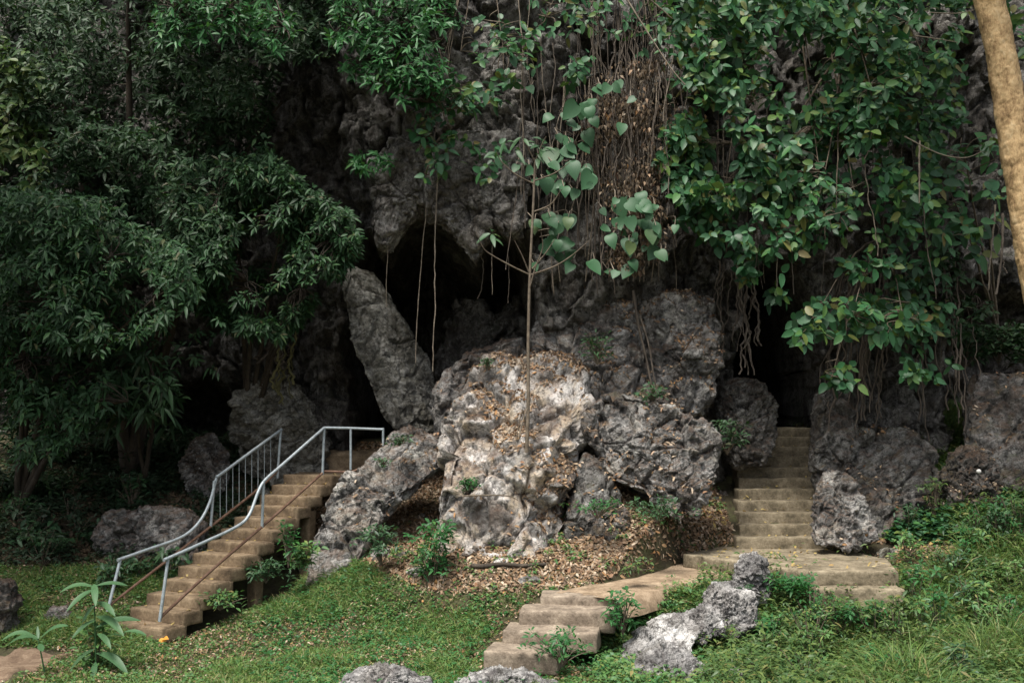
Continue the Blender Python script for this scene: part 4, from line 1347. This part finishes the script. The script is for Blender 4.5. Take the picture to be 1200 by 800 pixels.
# dry tangle of roots and dead leaves
dt = thing('dry_vine_tangle', 'matted curtain of dry brown vines and dead leaves on the cliff', 'vines', tuple(P(745, 330, 16)))
tm, lm = MB(), MB()
for i in range(95):
    x = pr.normal(742, 27)
    y0 = pr.uniform(-20, 180)
    y1 = min(y0 + pr.uniform(80, 240), 330)
    t = np.linspace(0, 1, 14)
    xx = x + np.cumsum(pr.normal(0, 2.2, 14)) + pr.uniform(-8, 8) * t
    tm.tube(Pv(xx, y0 + (y1 - y0) * t, pr.uniform(15.2, 16.0) + .15 * np.sin(t * 5)), pr.uniform(.004, .011), 4, cap=False)
n = 6500
yy = pr.uniform(70, 320, n)
xx = pr.normal(742 + 6 * np.sin(yy * .03), 16 + 13 * np.exp(-((yy - 150) / 60) ** 2), n)
c = Pv(xx, yy, pr.uniform(15.1, 15.9, n))
ax = norm(pr.normal(0, .6, (n, 3)) + np.array([0, 0, -1.0]))
nr = norm(pr.normal(0, .6, (n, 3)) + np.array([0, -.8, .3]))
Lq = pr.uniform(.04, .10, n)
kp = fbm(c * 2.2, 3, 81) > -.12
c, ax, nr, Lq = c[kp], ax[kp], nr[kp], Lq[kp]
hf = rng.random(len(c)) < .18
lm2 = MB()
leaves(lm, T_SMALL, c[~hf], ax[~hf], nr[~hf], Lq[~hf], Lq[~hf] * .5, .2, .15)
leaves(lm2, T_SMALL, c[hf], ax[hf], nr[hf], Lq[hf], Lq[hf] * .5, .2, .15)
tm.build('vine_curtain', M['root'], dt)
lm.build('dead_foliage', M['litter_dark'], dt)
lm2.build('dead_foliage', M['litter'], dt)

# strangler roots: left yellow root group and right root curtain
for nm, lbl, x0_, x1_, y0_, y1_, D_, n_, mt, sd in [
        ('strangler_roots', 'bundle of thick brown roots gripping the rock behind the landing', 305, 330, 380, 445, 17.2, 12, 'root', 1),
        ('strangler_roots', 'mossy yellow roots gripping the streaked grey rock', 328, 350, 385, 480, 17.0, 6, 'yroot', 2),
        ('strangler_roots', 'wide curtain of grey roots flowing down the rock right of the small cave', 985, 1125, 300, 520, 16.2, 42, 'root', 3),
        ('strangler_roots', 'dark roots streaming down the cliff between the layered block and the small cave', 845, 885, 300, 450, 16.3, 16, 'root', 4)]:
    o = thing(nm, lbl, 'roots', tuple(P((x0_ + x1_) / 2, y1_, D_)))
    mb = MB()
    for i in range(n_):
        xa = pr.uniform(x0_, x1_)
        sp2 = (xa - (x0_ + x1_) / 2) * .35
        t = np.linspace(0, 1, 22)
        ya = y0_ + pr.uniform(0, 30)
        yb = y1_ - pr.uniform(0, (y1_ - y0_) * .4)
        xx = xa + sp2 * t + np.cumsum(pr.normal(0, 2.0, 22))
        pts = Pv(xx, ya + (yb - ya) * t, D_ + pr.uniform(-.1, .35) - .25 * t)
        mb.tube(pts, (pr.uniform(.006, .018) if n_ > 12 else pr.uniform(.010, .03)) * (1 + .2 * np.sin(t * 17 + i)), 6)
    mb.build('root_strands', M[mt], o)

# driftwood + twigs on the boulder
for a, r, lb, mt in [([(552, 660), (575, 655), (600, 653), (628, 658), (640, 662)], .035, 'dark rotten log lying in the leaf litter below the big boulder', 'bark_dark'),
                     ([(543, 581), (570, 580), (596, 581), (607, 586)], .012, 'thin stick caught on the face of the big pale boulder', 'bark_thin'),
                     ([(608, 512), (612, 495), (618, 478)], .012, 'short leaning stick at the foot of the sapling', 'vine'),
                     ([(440, 722), (452, 722), (462, 716)], .014, 'curved brown stick lying in the lawn', 'bark_thin')]:
    D = 14.0 if a[0][1] < 640 else (14.0 if a[0][1] < 700 else 12.9)
    pts = [P(x, y, D) for x, y in a]
    q = smooth_line(pts, 6)
    if a[0][1] > 640:
        q[:, 2] = Gh(q[:, 0], q[:, 1]) + r + .02
    o = MB().tube(q, np.linspace(r, r * .6, len(q)), 8).build('fallen_stick', M[mt], loc=tuple(q[0]))
    tag(o, lb, 'stick')


# ------------------------------------------------------------------ ground cover
def ray_ground(px, py):
    """march to the terrain along a pixel ray"""
    a = (px - 600) / F
    b = (400 - py) / F
    dy = cp - b * sp
    dz = (sp + b * cp) / dy
    rx = a / dy
    y = 9.5
    while y < 19:
        z = CAMZ + dz * y
        if z < float(Gh(rx * y, y)):
            break
        y += .05
    return np.array([rx * y, y, float(Gh(rx * y, y))])


def region_uv(x, y):
    z = Gh(x, y)
    u_, v_ = proj(np.stack([x, y, z], -1))
    return z, u_, v_


def on_built(x, y):
    """ground that is covered by steps, landing or path"""
    m = np.zeros(len(x), bool)
    r = np.stack([x - S0[0], y - S0[1]], -1)
    s_, w_ = r @ Sd, r @ Sw
    m |= (s_ > -.02) & (s_ < RUN * NS) & (w_ > 0) & (w_ < WID)
    xa, xb = P(864, 600, 15.5)[0], P(972, 600, 15.5)[0]
    m |= (x > xa) & (x < xb) & (y > 15.4) & (y < 19)
    return m


lit_poly = np.array([(350, 600), (440, 610), (520, 600), (560, 640), (660, 620), (700, 520), (850, 520), (870, 560), (870, 640), (800, 668), (700, 684), (620, 694), (500, 692), (440, 668), (390, 650)])
lit_poly2 = np.array([(968, 620), (1000, 600), (1110, 600), (1140, 640), (1130, 680), (1070, 690), (1040, 655), (980, 640)])
bare = inpoly

# grass blades + herbs
N = 560000
x = rng.uniform(-8.6, 8.6, N)
y = rng.uniform(9.8, 19.0, N)
z, u_, v_ = region_uv(x, y)
vis = (u_ > -120) & (u_ < 1320) & (v_ < 900)
keep = vis & ~on_built(x, y) & ~bare(u_, v_, path_poly)
litp = bare(u_, v_, lit_poly) | bare(u_, v_, lit_poly2)
onpath = bare(u_, v_, [(566, 760), (633, 698), (700, 684), (800, 652), (860, 636), (1050, 636), (1053, 715), (947, 715), (947, 690), (905, 672), (820, 690), (740, 706), (720, 735), (640, 790)])
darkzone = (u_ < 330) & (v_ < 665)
dens = fbm(np.stack([x, y, x * 0], -1) * 1.3, 3, 88)
d2_ = fbm(np.stack([x, y, x * 0], -1) * 3.1, 3, 89)
incave = (y > 15.4 + .25 * d2_) & (x > -4.2) & (x < 5.2)
sel = keep & ~incave & ~litp & (~onpath | (rng.random(N) < .012)) & ~darkzone
g = sel & (rng.random(N) < .66 + .6 * dens)
gi = np.where(g)[0]
base = np.stack([x, y, z], -1)
mb = MB()
k = len(gi)
tall = np.clip(.55 + 1.5 * sstep(880, 1100, u_[gi]) + .8 * sstep(600, 900, u_[gi]), 0, 2.9) * (.7 + .6 * np.clip(d2_[gi] + .3, 0, 1))
ax = norm(np.stack([rng.normal(0, .55, k), rng.normal(0, .55, k), np.full(k, .8)], -1))
nr = norm(np.cross(ax, rng.normal(0, 1, (k, 3))))
Lg = rng.uniform(.06, .16, k) * np.maximum(tall, .8) * 1.9 * (.6 + .8 * sstep(-.3, .4, dens[gi]))
leaves(mb, T_BLADE, base[gi], ax, nr, Lg, rng.uniform(.006, .012, k), .45)
kind(mb.build('grass', M['grass']), 'stuff', 'short green grass covering the clearing', 'grass')


def herb(mask, name, mat, n_leaf, L0, L1, h0, h1, label, Wr=.55, tpl=T_SMALL):
    i = np.where(mask)[0]
    k = len(i)
    b = np.repeat(base[i], n_leaf, 0)
    m = len(b)
    h = np.repeat(rng.uniform(h0, h1, k), n_leaf) * rng.uniform(.25, 1, m)
    th = rng.uniform(0, 2 * PI, m)
    off = rng.uniform(0, .04, m)
    b = b + np.stack([np.cos(th) * off, np.sin(th) * off, h], -1)
    el = rng.uniform(-.3, .8, m)
    a = np.stack([np.cos(th) * np.cos(el), np.sin(th) * np.cos(el), np.sin(el)], -1)
    nrm = norm(np.stack([-np.cos(th) * .3, -np.sin(th) * .3 - .25, np.ones(m)], -1) + rng.normal(0, .3, (m, 3)))
    Lh = rng.uniform(L0, L1, m)
    mb = MB()
    leaves(mb, tpl, b, a, nrm, Lh, Lh * Wr, .3)
    return kind(mb.build(name, M[mat]), 'stuff', label, name.replace('_', ' '))


r_ = rng.random(N)
lawn = sel & (u_ < 760)
herb(lawn & (r_ < .02 + .16 * sstep(-.25, .35, dens + .6 * d2_)), 'clover', 'lf_herb', 5, .025, .06, .02, .09, 'low broad-leaved ground herbs in the lawn', .7)
rightz = sel & (u_ >= 700)
herb(rightz & (r_ < .10 + .12 * np.clip(d2_ + .1, -1, 1)), 'undergrowth', 'lf_herb', 6, .035, .09, .04, .22, 'tangled green undergrowth to the right of the steps', .5)
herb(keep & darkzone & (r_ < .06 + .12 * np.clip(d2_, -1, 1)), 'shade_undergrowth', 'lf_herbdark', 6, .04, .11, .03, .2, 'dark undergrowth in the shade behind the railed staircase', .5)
herb(keep & ~onpath & ~darkzone & litp & (d2_ > .16) & (r_ < .05), 'undergrowth', 'lf_herb', 6, .03, .08, .03, .14, 'green sprouts among the dead leaves', .5)
herb(sel & (u_ >= 820) & (r_ > .90) & (d2_ > -.25), 'undergrowth', 'lf_yellow', 7, .05, .12, .12, .42, 'taller yellow-green growth in the lower right', .3)
herb(sel & (r_ > .90) & (r_ < .915) & (u_ > 300), 'undergrowth', 'lf_bright', 6, .04, .09, .04, .2, 'fresh green weeds dotted through the lawn', .4)
ivym = keep & (bare(u_, v_, [(1040, 500), (1160, 480), (1240, 560), (1240, 680), (1120, 640), (1040, 640), (1050, 560)]))
herb(ivym & (r_ < .10), 'ivy', 'lf_ovate', 6, .06, .12, .02, .22, 'dense patch of dark ivy at the foot of the root curtain', .8, T_HEART)


# leaf litter
def litter(pos, nrm, mat, name, L0=.05, L1=.11, label=None):
    k = len(pos)
    nr = norm(nrm + rng.normal(0, .38, (k, 3)))
    ax = norm(np.cross(nr, rng.normal(0, 1, (k, 3))))
    Lh = rng.uniform(L0, L1, k)
    mb = MB()
    leaves(mb, T_OVATE, pos + nr * (.008 + .012 * rng.random(k))[:, None], ax, nr, Lh, Lh * rng.uniform(.28, .55, k), rng.uniform(-.1, .2, k), rng.uniform(-.18, .22, k))
    return kind(mb.build(name, M[mat]), 'stuff', label, 'dead leaves')


e_ = .05
def gnorm(x, y):
    return norm(np.stack([-(Gh(x + e_, y) - Gh(x - e_, y)) / (2 * e_), -(Gh(x, y + e_) - Gh(x, y - e_)) / (2 * e_), np.ones_like(x)], -1))


m1 = keep & ~onpath & litp & (rng.random(N) < .8)
m1 = m1 | (keep & ~onpath & incave & (rng.random(N) < .6))
i1 = np.where(m1)[0]
m2 = keep & ~litp & ~incave & (rng.random(N) < .075 * (1 + 1.5 * np.clip(-dens, -1, 1)) + .10 * (darkzone) * (d2_ < .1))
i2 = np.where(m2)[0]
lv = [litter(base[i1], gnorm(x[i1], y[i1]), 'litter', 'leaf_litter', .03, .095, 'thick carpet of dead leaves below the boulders')]
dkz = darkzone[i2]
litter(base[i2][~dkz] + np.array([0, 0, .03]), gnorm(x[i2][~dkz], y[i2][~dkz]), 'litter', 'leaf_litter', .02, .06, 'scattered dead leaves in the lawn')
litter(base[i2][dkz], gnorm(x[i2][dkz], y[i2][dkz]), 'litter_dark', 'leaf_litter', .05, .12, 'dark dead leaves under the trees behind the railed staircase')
mpos, mn = [], []
for (v, nr, lit, f, lh) in ROCKS:
    if lit <= 0:
        continue
    fa, fb, fc_ = v[f[:, 0]], v[f[:, 1]], v[f[:, 2]]
    ar = np.linalg.norm(np.cross(fb - fa, fc_ - fa), axis=1) * .5
    cen = (fa + fb + fc_) / 3
    fn = norm(nr[f[:, 0]] + nr[f[:, 1]] + nr[f[:, 2]])
    w = ar * sstep(.28, .62, fn[:, 2]) * sstep(-.15, .15, fbm(cen * 1.8, 3, 66) + lit * .5 - .15)
    if lh is not None:
        uu_, vv_ = proj(cen)
        w = w * np.where(inpoly(uu_, vv_, lh), 1.0, .06)
    tot = w.sum() * 900 * lit * 1.2
    kk = int(tot)
    if kk < 3:
        continue
    idx = rng.choice(len(cen), kk, p=w / w.sum())
    mpos.append(cen[idx])
    mn.append(fn[idx])
litter(np.concatenate(mpos), np.concatenate(mn), 'litter', 'leaf_litter', .04, .09, 'dead leaves caught on the tops and ledges of the boulders')
# yellow leaves round the right landing
i3 = np.where(keep & ~onpath & (bare(u_, v_, lit_poly2) | bare(u_, v_, [(835, 520), (868, 540), (868, 620), (815, 620)])) & (rng.random(N) < .035))[0]
litter(base[i3] + [0, 0, .02], gnorm(x[i3], y[i3]), 'litter_yel', 'leaf_litter', .06, .12, 'yellow fallen leaves beside the stone landing')
# a few leaves on steps and landing
sx, sy, sz = [], [], []
for i in range(11):
    for _ in range(9):
        sx.append(rng.uniform(P(870, 600, 15.5 + .25 * i)[0], P(955, 600, 15.5 + .25 * i)[0])); sy.append(15.5 + .25 * i + rng.uniform(.05, .28)); sz.append(ZL + (CAMZ - .01 - ZL) / 11 * (i + 1) + .012)
for _ in range(110):
    px, py = rng.uniform(810, 1045), rng.uniform(641, 666)
    if py < 641 + (px - 968) * .3 or py > 650 + (px - 800) * .12:
        continue
    b = (400 - py) / F
    D = (ZL - CAMZ) / ((sp + b * cp) / (cp - b * sp))
    q_ = P(px, py, D)
    sx.append(q_[0]); sy.append(q_[1]); sz.append(ZL + .012)
for i in range(NS):
    for _ in range(7):
        q_ = S0 + Sd * (RUN * i + rng.uniform(.05, .25)) + Sw * rng.uniform(.1, 1.0)
        sx.append(q_[0]); sy.append(q_[1]); sz.append(Z0 + RISE * (i + 1) + .01)
ps_ = np.stack([sx, sy, sz], -1)
litter(ps_, np.tile([[0, 0, 1.0]], (len(ps_), 1)), 'litter_yel', 'leaf_litter', .04, .08, 'single fallen leaves lying on the steps')

# ------------------------------------------------------------------ individual small plants
def bush(px, py, h, w, label, mat, L=.08, n=60, name='shrub', cat='plant', seed=0, tpl=T_LANCE, Wr=.35, k=6, D=None, up=1.0, group=None):
    b = ray_ground(px, py) if D is None else P(px, py, D)
    o = thing(name, label, cat, tuple(b), group)
    r = np.random.default_rng(seed + 5)
    tips = b + np.stack([r.normal(0, w * .5, n), r.normal(0, w * .4, n), h * r.uniform(.25, 1, n)], -1)
    tm, cm = MB(), MB()
    for t_ in tips[:: max(1, n // 14)]:
        m_ = (b + t_) / 2
        m_[2] += .05 * h
        tm.tube(smooth_line([b - np.array([0, 0, .03]), m_, t_], 4), np.linspace(.008, .003, 9), 4, cap=False)
    whorls(cm, tips, norm(np.stack([r.normal(0, .35, n), r.normal(-.25, .3, n), np.full(n, up)], -1)), k, L, Wr, tpl, .3, .3)
    tm.build('stem', M['bark_thin'], o)
    cm.build('foliage', M[mat], o)
    return o


bush(508, 690, .95, .28, 'upright bushy shrub with fresh green top at the left foot of the big boulder', 'lf_bright', .10, 95, seed=1, D=13.9)
bush(447, 660, .55, .32, 'dark leafy shrub under the lower end of the slanting slab', 'lf_mid', .09, 60, seed=2, D=14.3)
bush(338, 662, .62, .10, 'thin green weed climbing the side of the railed staircase', 'lf_bright', .10, 18, name='weed', seed=3, D=14.0)
bush(548, 575, .2, .12, 'small fern-like tuft growing on the face of the big pale boulder', 'lf_bright', .07, 30, name='plant_tuft', seed=4, D=14.25)
bush(572, 430, .16, .12, 'small dark tuft on top of the grey rounded boulder', 'lf_mid', .07, 18, name='plant_tuft', seed=5, D=15.5)
bush(468, 520, .14, .2, 'low green tuft on the upper end of the slanting slab', 'lf_mid', .07, 24, name='plant_tuft', seed=6, D=15.2)
bush(448, 545, .12, .12, 'tiny green tuft midway on the slanting slab', 'lf_mid', .06, 16, name='plant_tuft', seed=7, D=14.8)
bush(700, 605, .25, .3, 'clump of fresh green sprouts on the mossy hump', 'lf_bright', .08, 40, name='plant_tuft', seed=8, D=14.1)
bush(770, 610, .35, .4, 'dark green weeds below the hollow of the craggy boulder', 'lf_mid', .08, 60, name='weed', seed=9, D=14.1)
bush(852, 530, .5, .3, 'shaded green plant between the craggy boulder and the cave jamb', 'lf_dark', .10, 60, name='weed', seed=10, D=15.3)
bush(700, 425, .5, .25, 'fern-like plants sprouting from the broad sloping rock', 'lf_mid', .12, 26, name='plant_tuft', seed=11, D=15.4)
bush(765, 470, .3, .2, 'green tuft at the foot of the long reddish root', 'lf_mid', .10, 20, name='plant_tuft', seed=12, D=15.2)
bush(742, 672, .22, .2, 'yellow-green seedling at the edge of the worn path', 'lf_yellow', .07, 20, name='seedling', seed=13, D=13.1)
bush(730, 740, .5, .22, 'leafy weed overgrowing the right end of the concrete steps', 'lf_bright', .09, 50, name='weed', seed=14, D=12.0)
bush(660, 775, .35, .3, 'sprawling weed in front of the lowest concrete steps', 'lf_bright', .08, 50, name='weed', seed=15, D=11.3)
bush(925, 690, .18, .3, 'dense green clump just right of the spiky grey stone', 'lf_bright', .09, 70, name='weed', seed=16, D=12.9)
bush(1010, 728, .22, .3, 'leafy green clump hiding the foot of the landing steps', 'lf_bright', .08, 60, name='weed', seed=17, D=12.2)
# dark thicket between the tree stems on the left bank
for i, (px, py, D_, h_) in enumerate([(20, 560, 17.6, 1.3), (70, 565, 17.9, 1.1), (120, 560, 18.2, 1.3), (165, 560, 18.0, 1.0), (215, 550, 18.4, 1.0), (-10, 600, 16.6, .9), (55, 600, 16.8, .8), (150, 590, 17.2, .7), (95, 590, 17.3, .7), (240, 580, 17.6, .6)]):
    bush(px, py + 12, h_, .55, ['dark shrub among the tree stems on the left bank', 'dark shrub among the tree stems on the left bank'][i % 2], ['lf_dark', 'lf_herbdark'][i % 2], .15, 110, name='shrub', seed=200 + i, D=D_, group='dark shrubs on the left bank', k=7, Wr=.3)
for i, (px, py, D_, h_) in enumerate([(1130, 430, 17.0, .7), (1170, 425, 17.3, .7), (1210, 430, 17.0, .7), (1250, 425, 16.8, .8)]):
    bush(px, py, h_, .5, 'dark shrub in the hollow behind the orange-barked trunk', 'lf_dark', .13, 110, name='shrub', seed=220 + i, D=D_, group='dark shrubs in the hollow', k=7, Wr=.34)
bush(258, 712, .22, .3, 'low weeds against the underside of the lower steps of the railed staircase', 'lf_herb', .08, 50, name='weed', seed=230, D=13.6)
bush(312, 680, .3, .3, 'weeds around the support column under the railed staircase', 'lf_mid', .09, 60, name='weed', seed=231, D=14.2)
bush(352, 668, .4, .22, 'taller weeds between the railed staircase and the slanting slab', 'lf_herb', .10, 60, name='weed', seed=232, D=14.4)
# right side weeds
wr = np.random.default_rng(5)
for i in range(60):
    px, py = wr.uniform(880, 1210), wr.uniform(690, 815)
    if i < 26:
        px, py = wr.uniform(1060, 1210), wr.uniform(610, 710)
    if px < 1060 and py < 742:
        py = wr.uniform(745, 815)
    bush(px, py, wr.uniform(.35, .7), wr.uniform(.15, .3), 'leafy weed in the tall growth at the lower right', wr.choice(['lf_herb', 'lf_bright', 'lf_mid', 'lf_yellow']), wr.uniform(.06, .10), 34, name='weed', seed=50 + i, group='weeds at the lower right')
for i in range(12):
    px, py = wr.uniform(0, 230), wr.uniform(570, 700)
    bush(px, py, wr.uniform(.3, .6), .25, 'shaded leafy weed on the bank behind the railed staircase', 'lf_mid' if i % 3 else 'lf_herbdark', wr.uniform(.10, .16), 22, name='weed', seed=90 + i, group='shaded weeds on the left bank')


def fern(px, py, n, L, label, mat, D=None, seed=0):
    b = ray_ground(px, py) if D is None else P(px, py, D)
    o = thing('fern', label, 'fern', tuple(b))
    r = np.random.default_rng(seed)
    cm = MB()
    for i in range(n):
        th = i * 2 * PI / n + r.uniform(-.3, .3)
        t = np.linspace(0, 1, 16)
        l = L * r.uniform(.8, 1.1)
        rad_ = l * np.sin(t * 1.3) * .75
        hh = l * (np.sin(t * 2.2) * .55)
        sp3 = b + np.stack([np.cos(th) * rad_, np.sin(th) * rad_, hh], -1)
        cm.tube(sp3, .004, 3, cap=False)
        tg = norm(np.gradient(sp3, axis=0))
        sd = norm(np.cross(tg, [0, 0, 1.0]))
        for sgn in (-1, 1):
            a_ = norm(sd * sgn + tg * .5)
            ll = l * .30 * np.sin(np.clip(t * .95 + .08, 0, 1) * PI) ** .7
            leaves(cm, T_LANCE, sp3[1:], a_[1:], np.tile([[0, 0, 1.0]], (15, 1)), ll[1:], ll[1:] * .26, .2)
    cm.build('fronds', M[mat], o)
    return o


fern(962, 812, 8, .42, 'bright yellow-green fern at the bottom edge of the view', 'lf_yellow', D=10.9, seed=1)
fern(60, 655, 7, .6, 'wide fern on the shaded bank left of the railed staircase', 'lf_mid', seed=2)
fern(110, 640, 6, .45, 'smaller fern beside the low wide blocky rock', 'lf_mid', seed=3)
fern(865, 700, 6, .3, 'fern between the spiky and the rounded pale stones', 'lf_mid', D=12.7, seed=4)


def long_leaf_plant(lbl, base_px, D, stem, lv, mat, Wr=.2):
    b = P(*base_px, D)
    o = thing('long_leaved_plant', lbl, 'plant', tuple(b))
    tm, cm = MB(), MB()
    q = smooth_line([P(x, y, D) for x, y in stem], 6)
    tm.tube(q, np.linspace(.012, .006, len(q)), 6)
    for (x0, y0, x1, y1, dd, arch) in lv:
        a, e = P(x0, y0, D), P(x1, y1, D + dd)
        l = np.linalg.norm(e - a)
        up_ = np.array([0, 0, arch * l])
        # arched strip leaf
        t = np.linspace(0, 1, 12)[:, None]
        mid = a * (1 - t) + e * t + up_ * np.sin(t * PI)
        tg = norm(np.gradient(mid, axis=0))
        sd = norm(np.cross(tg, np.array([0, -.5, 1.0])))
        wd = (Wr * l * .5 * np.sin(np.clip(t[:, 0], .02, .99) * PI) ** .7)[:, None]
        nn_ = np.cross(sd, tg)
        nn_ *= np.sign(nn_[:, 2:3] + 1e-6)
        vv = np.stack([mid - sd * wd + nn_ * wd * .25, mid, mid + sd * wd + nn_ * wd * .25], 1)
        cm.add(vv.reshape(-1, 3), grid_faces(12, 3))
    tm.build('stem', M['lf_mid'], o)
    cm.build('foliage', M[mat], o)


M['lf_long'] = leaf_mat('leaf_long', [(.05, .13, .055), (.07, .17, .07), (.10, .21, .09), (.22, .30, .18)], rough=.4, trans=.25)
long_leaf_plant('plant with a few drooping blade leaves over the dirt path', (57, 815), 11.4, [(57, 815), (50, 775), (45, 750)],
                [(45, 750, 2, 750, -.1, .22), (45, 748, 8, 756, .15, .12), (45, 750, 44, 733, .1, 0), (46, 749, 80, 733, -.1, .12), (46, 754, 50, 763, -.3, 0)], 'lf_long')
long_leaf_plant('tallest long-leaved plant by the bottom step of the railed staircase', (113, 830), 11.6, [(113, 830), (112, 760), (111, 720), (110, 688)],
                [(111, 688, 70, 694, -.1, .15), (111, 690, 78, 716, -.25, .1), (112, 686, 150, 686, .1, .08), (110, 684, 112, 710, -.3, .1), (112, 726, 84, 748, -.2, .1), (113, 722, 145, 745, -.2, .12), (145, 740, 172, 744, .0, .1),
                 (114, 742, 130, 760, -.2, .1), (113, 765, 150, 790, -.2, .12), (112, 735, 165, 727, .1, .1), (112, 760, 82, 785, -.1, .12), (112, 775, 108, 800, -.3, .05), (113, 705, 135, 722, -.2, .1), (112, 708, 96, 730, -.1, .1)], 'lf_long')
bush(113, 800, .75, .16, 'dense leafy weed wrapped round the tallest long-leaved plant', 'lf_herb', .10, 60, name='weed', seed=140, D=11.7)

# orange leaf and pebble
mb = MB()
p0 = ray_ground(190, 758)
leaves(mb, T_HEART, np.array([p0 + [-.04, 0, .07], p0 + [0, .03, .09]]), np.array([[1, .2, .1], [.9, -.5, .2]]), np.array([[0, -.6, 1.0], [.1, -.7, 1.0]]), .10, .08, .1, .1)
tag(mb.build('fallen_leaf', M['orange_leaf'], loc=tuple(p0)), 'vivid orange fallen leaf on the lawn near the bottom step', 'leaf')
vI, fI = ico(3)
pp = P(1147, 552, 14.9)
mb = MB()
mb.add(vI * np.array([.035, .03, .033]) * (1 + .08 * fbm(vI * 2, 2, 1))[:, None] + pp, fI)
tag(mb.build('pebble', M['pebble'], loc=tuple(pp)), 'small round white pebble by the ivy patch', 'pebble')

# ------------------------------------------------------------------ camera, light, world
cam = bpy.data.cameras.new('camera')
co = bpy.data.objects.new('camera', cam)
C.objects.link(co)
cam.lens = 35
cam.sensor_width = 36
cam.clip_end = 500
co.location = (0, 0, CAMZ)
co.rotation_euler = (PI / 2 + PITCH, 0, 0)
bpy.context.scene.camera = co

SUN_EL, SUN_AZ = math.radians(65), math.radians(208)     # azimuth measured from +Y clockwise: sun behind the camera, left
sd = Vector((math.sin(SUN_AZ) * math.cos(SUN_EL), math.cos(SUN_AZ) * math.cos(SUN_EL), math.sin(SUN_EL)))
sun = bpy.data.lights.new('sun', 'SUN')
sun.energy = 2.3
sun.angle = math.radians(22)
sun.color = (1, .95, .88)
so = bpy.data.objects.new('sun', sun)
C.objects.link(so)
so.rotation_euler = (-sd).to_track_quat('-Z', 'Y').to_euler()
so.location = (0, -5, 30)

wd = bpy.data.worlds.new('World')
bpy.context.scene.world = wd
wd.use_nodes = True
nt = wd.node_tree
sky = nt.nodes.new('ShaderNodeTexSky')
sky.sky_type = 'NISHITA'
sky.sun_disc = False
sky.sun_elevation = SUN_EL
sky.sun_rotation = SUN_AZ
sky.air_density = 1.0
sky.dust_density = 4.0
sky.ozone_density = 1.0
bg = nt.nodes['Background']
hs = nt.nodes.new('ShaderNodeHueSaturation')
hs.inputs['Saturation'].default_value = .45
nt.links.new(sky.outputs[0], hs.inputs['Color'])
nt.links.new(hs.outputs[0], bg.inputs[0])
bg.inputs[1].default_value = .075

s = bpy.context.scene
s.view_settings.view_transform = 'Standard'
s.view_settings.look = 'None'
s.view_settings.exposure = 1.4
s.view_settings.gamma = 1
s.cycles.use_denoising = True
try:
    s.cycles.denoiser = 'OPENIMAGEDENOISE'
except Exception:
    pass
s.cycles.max_bounces = 5
s.cycles.diffuse_bounces = 3
s.cycles.glossy_bounces = 2
s.cycles.transmission_bounces = 3

for o in bpy.data.objects:
    if '_wl' in o:
        del o['_wl']
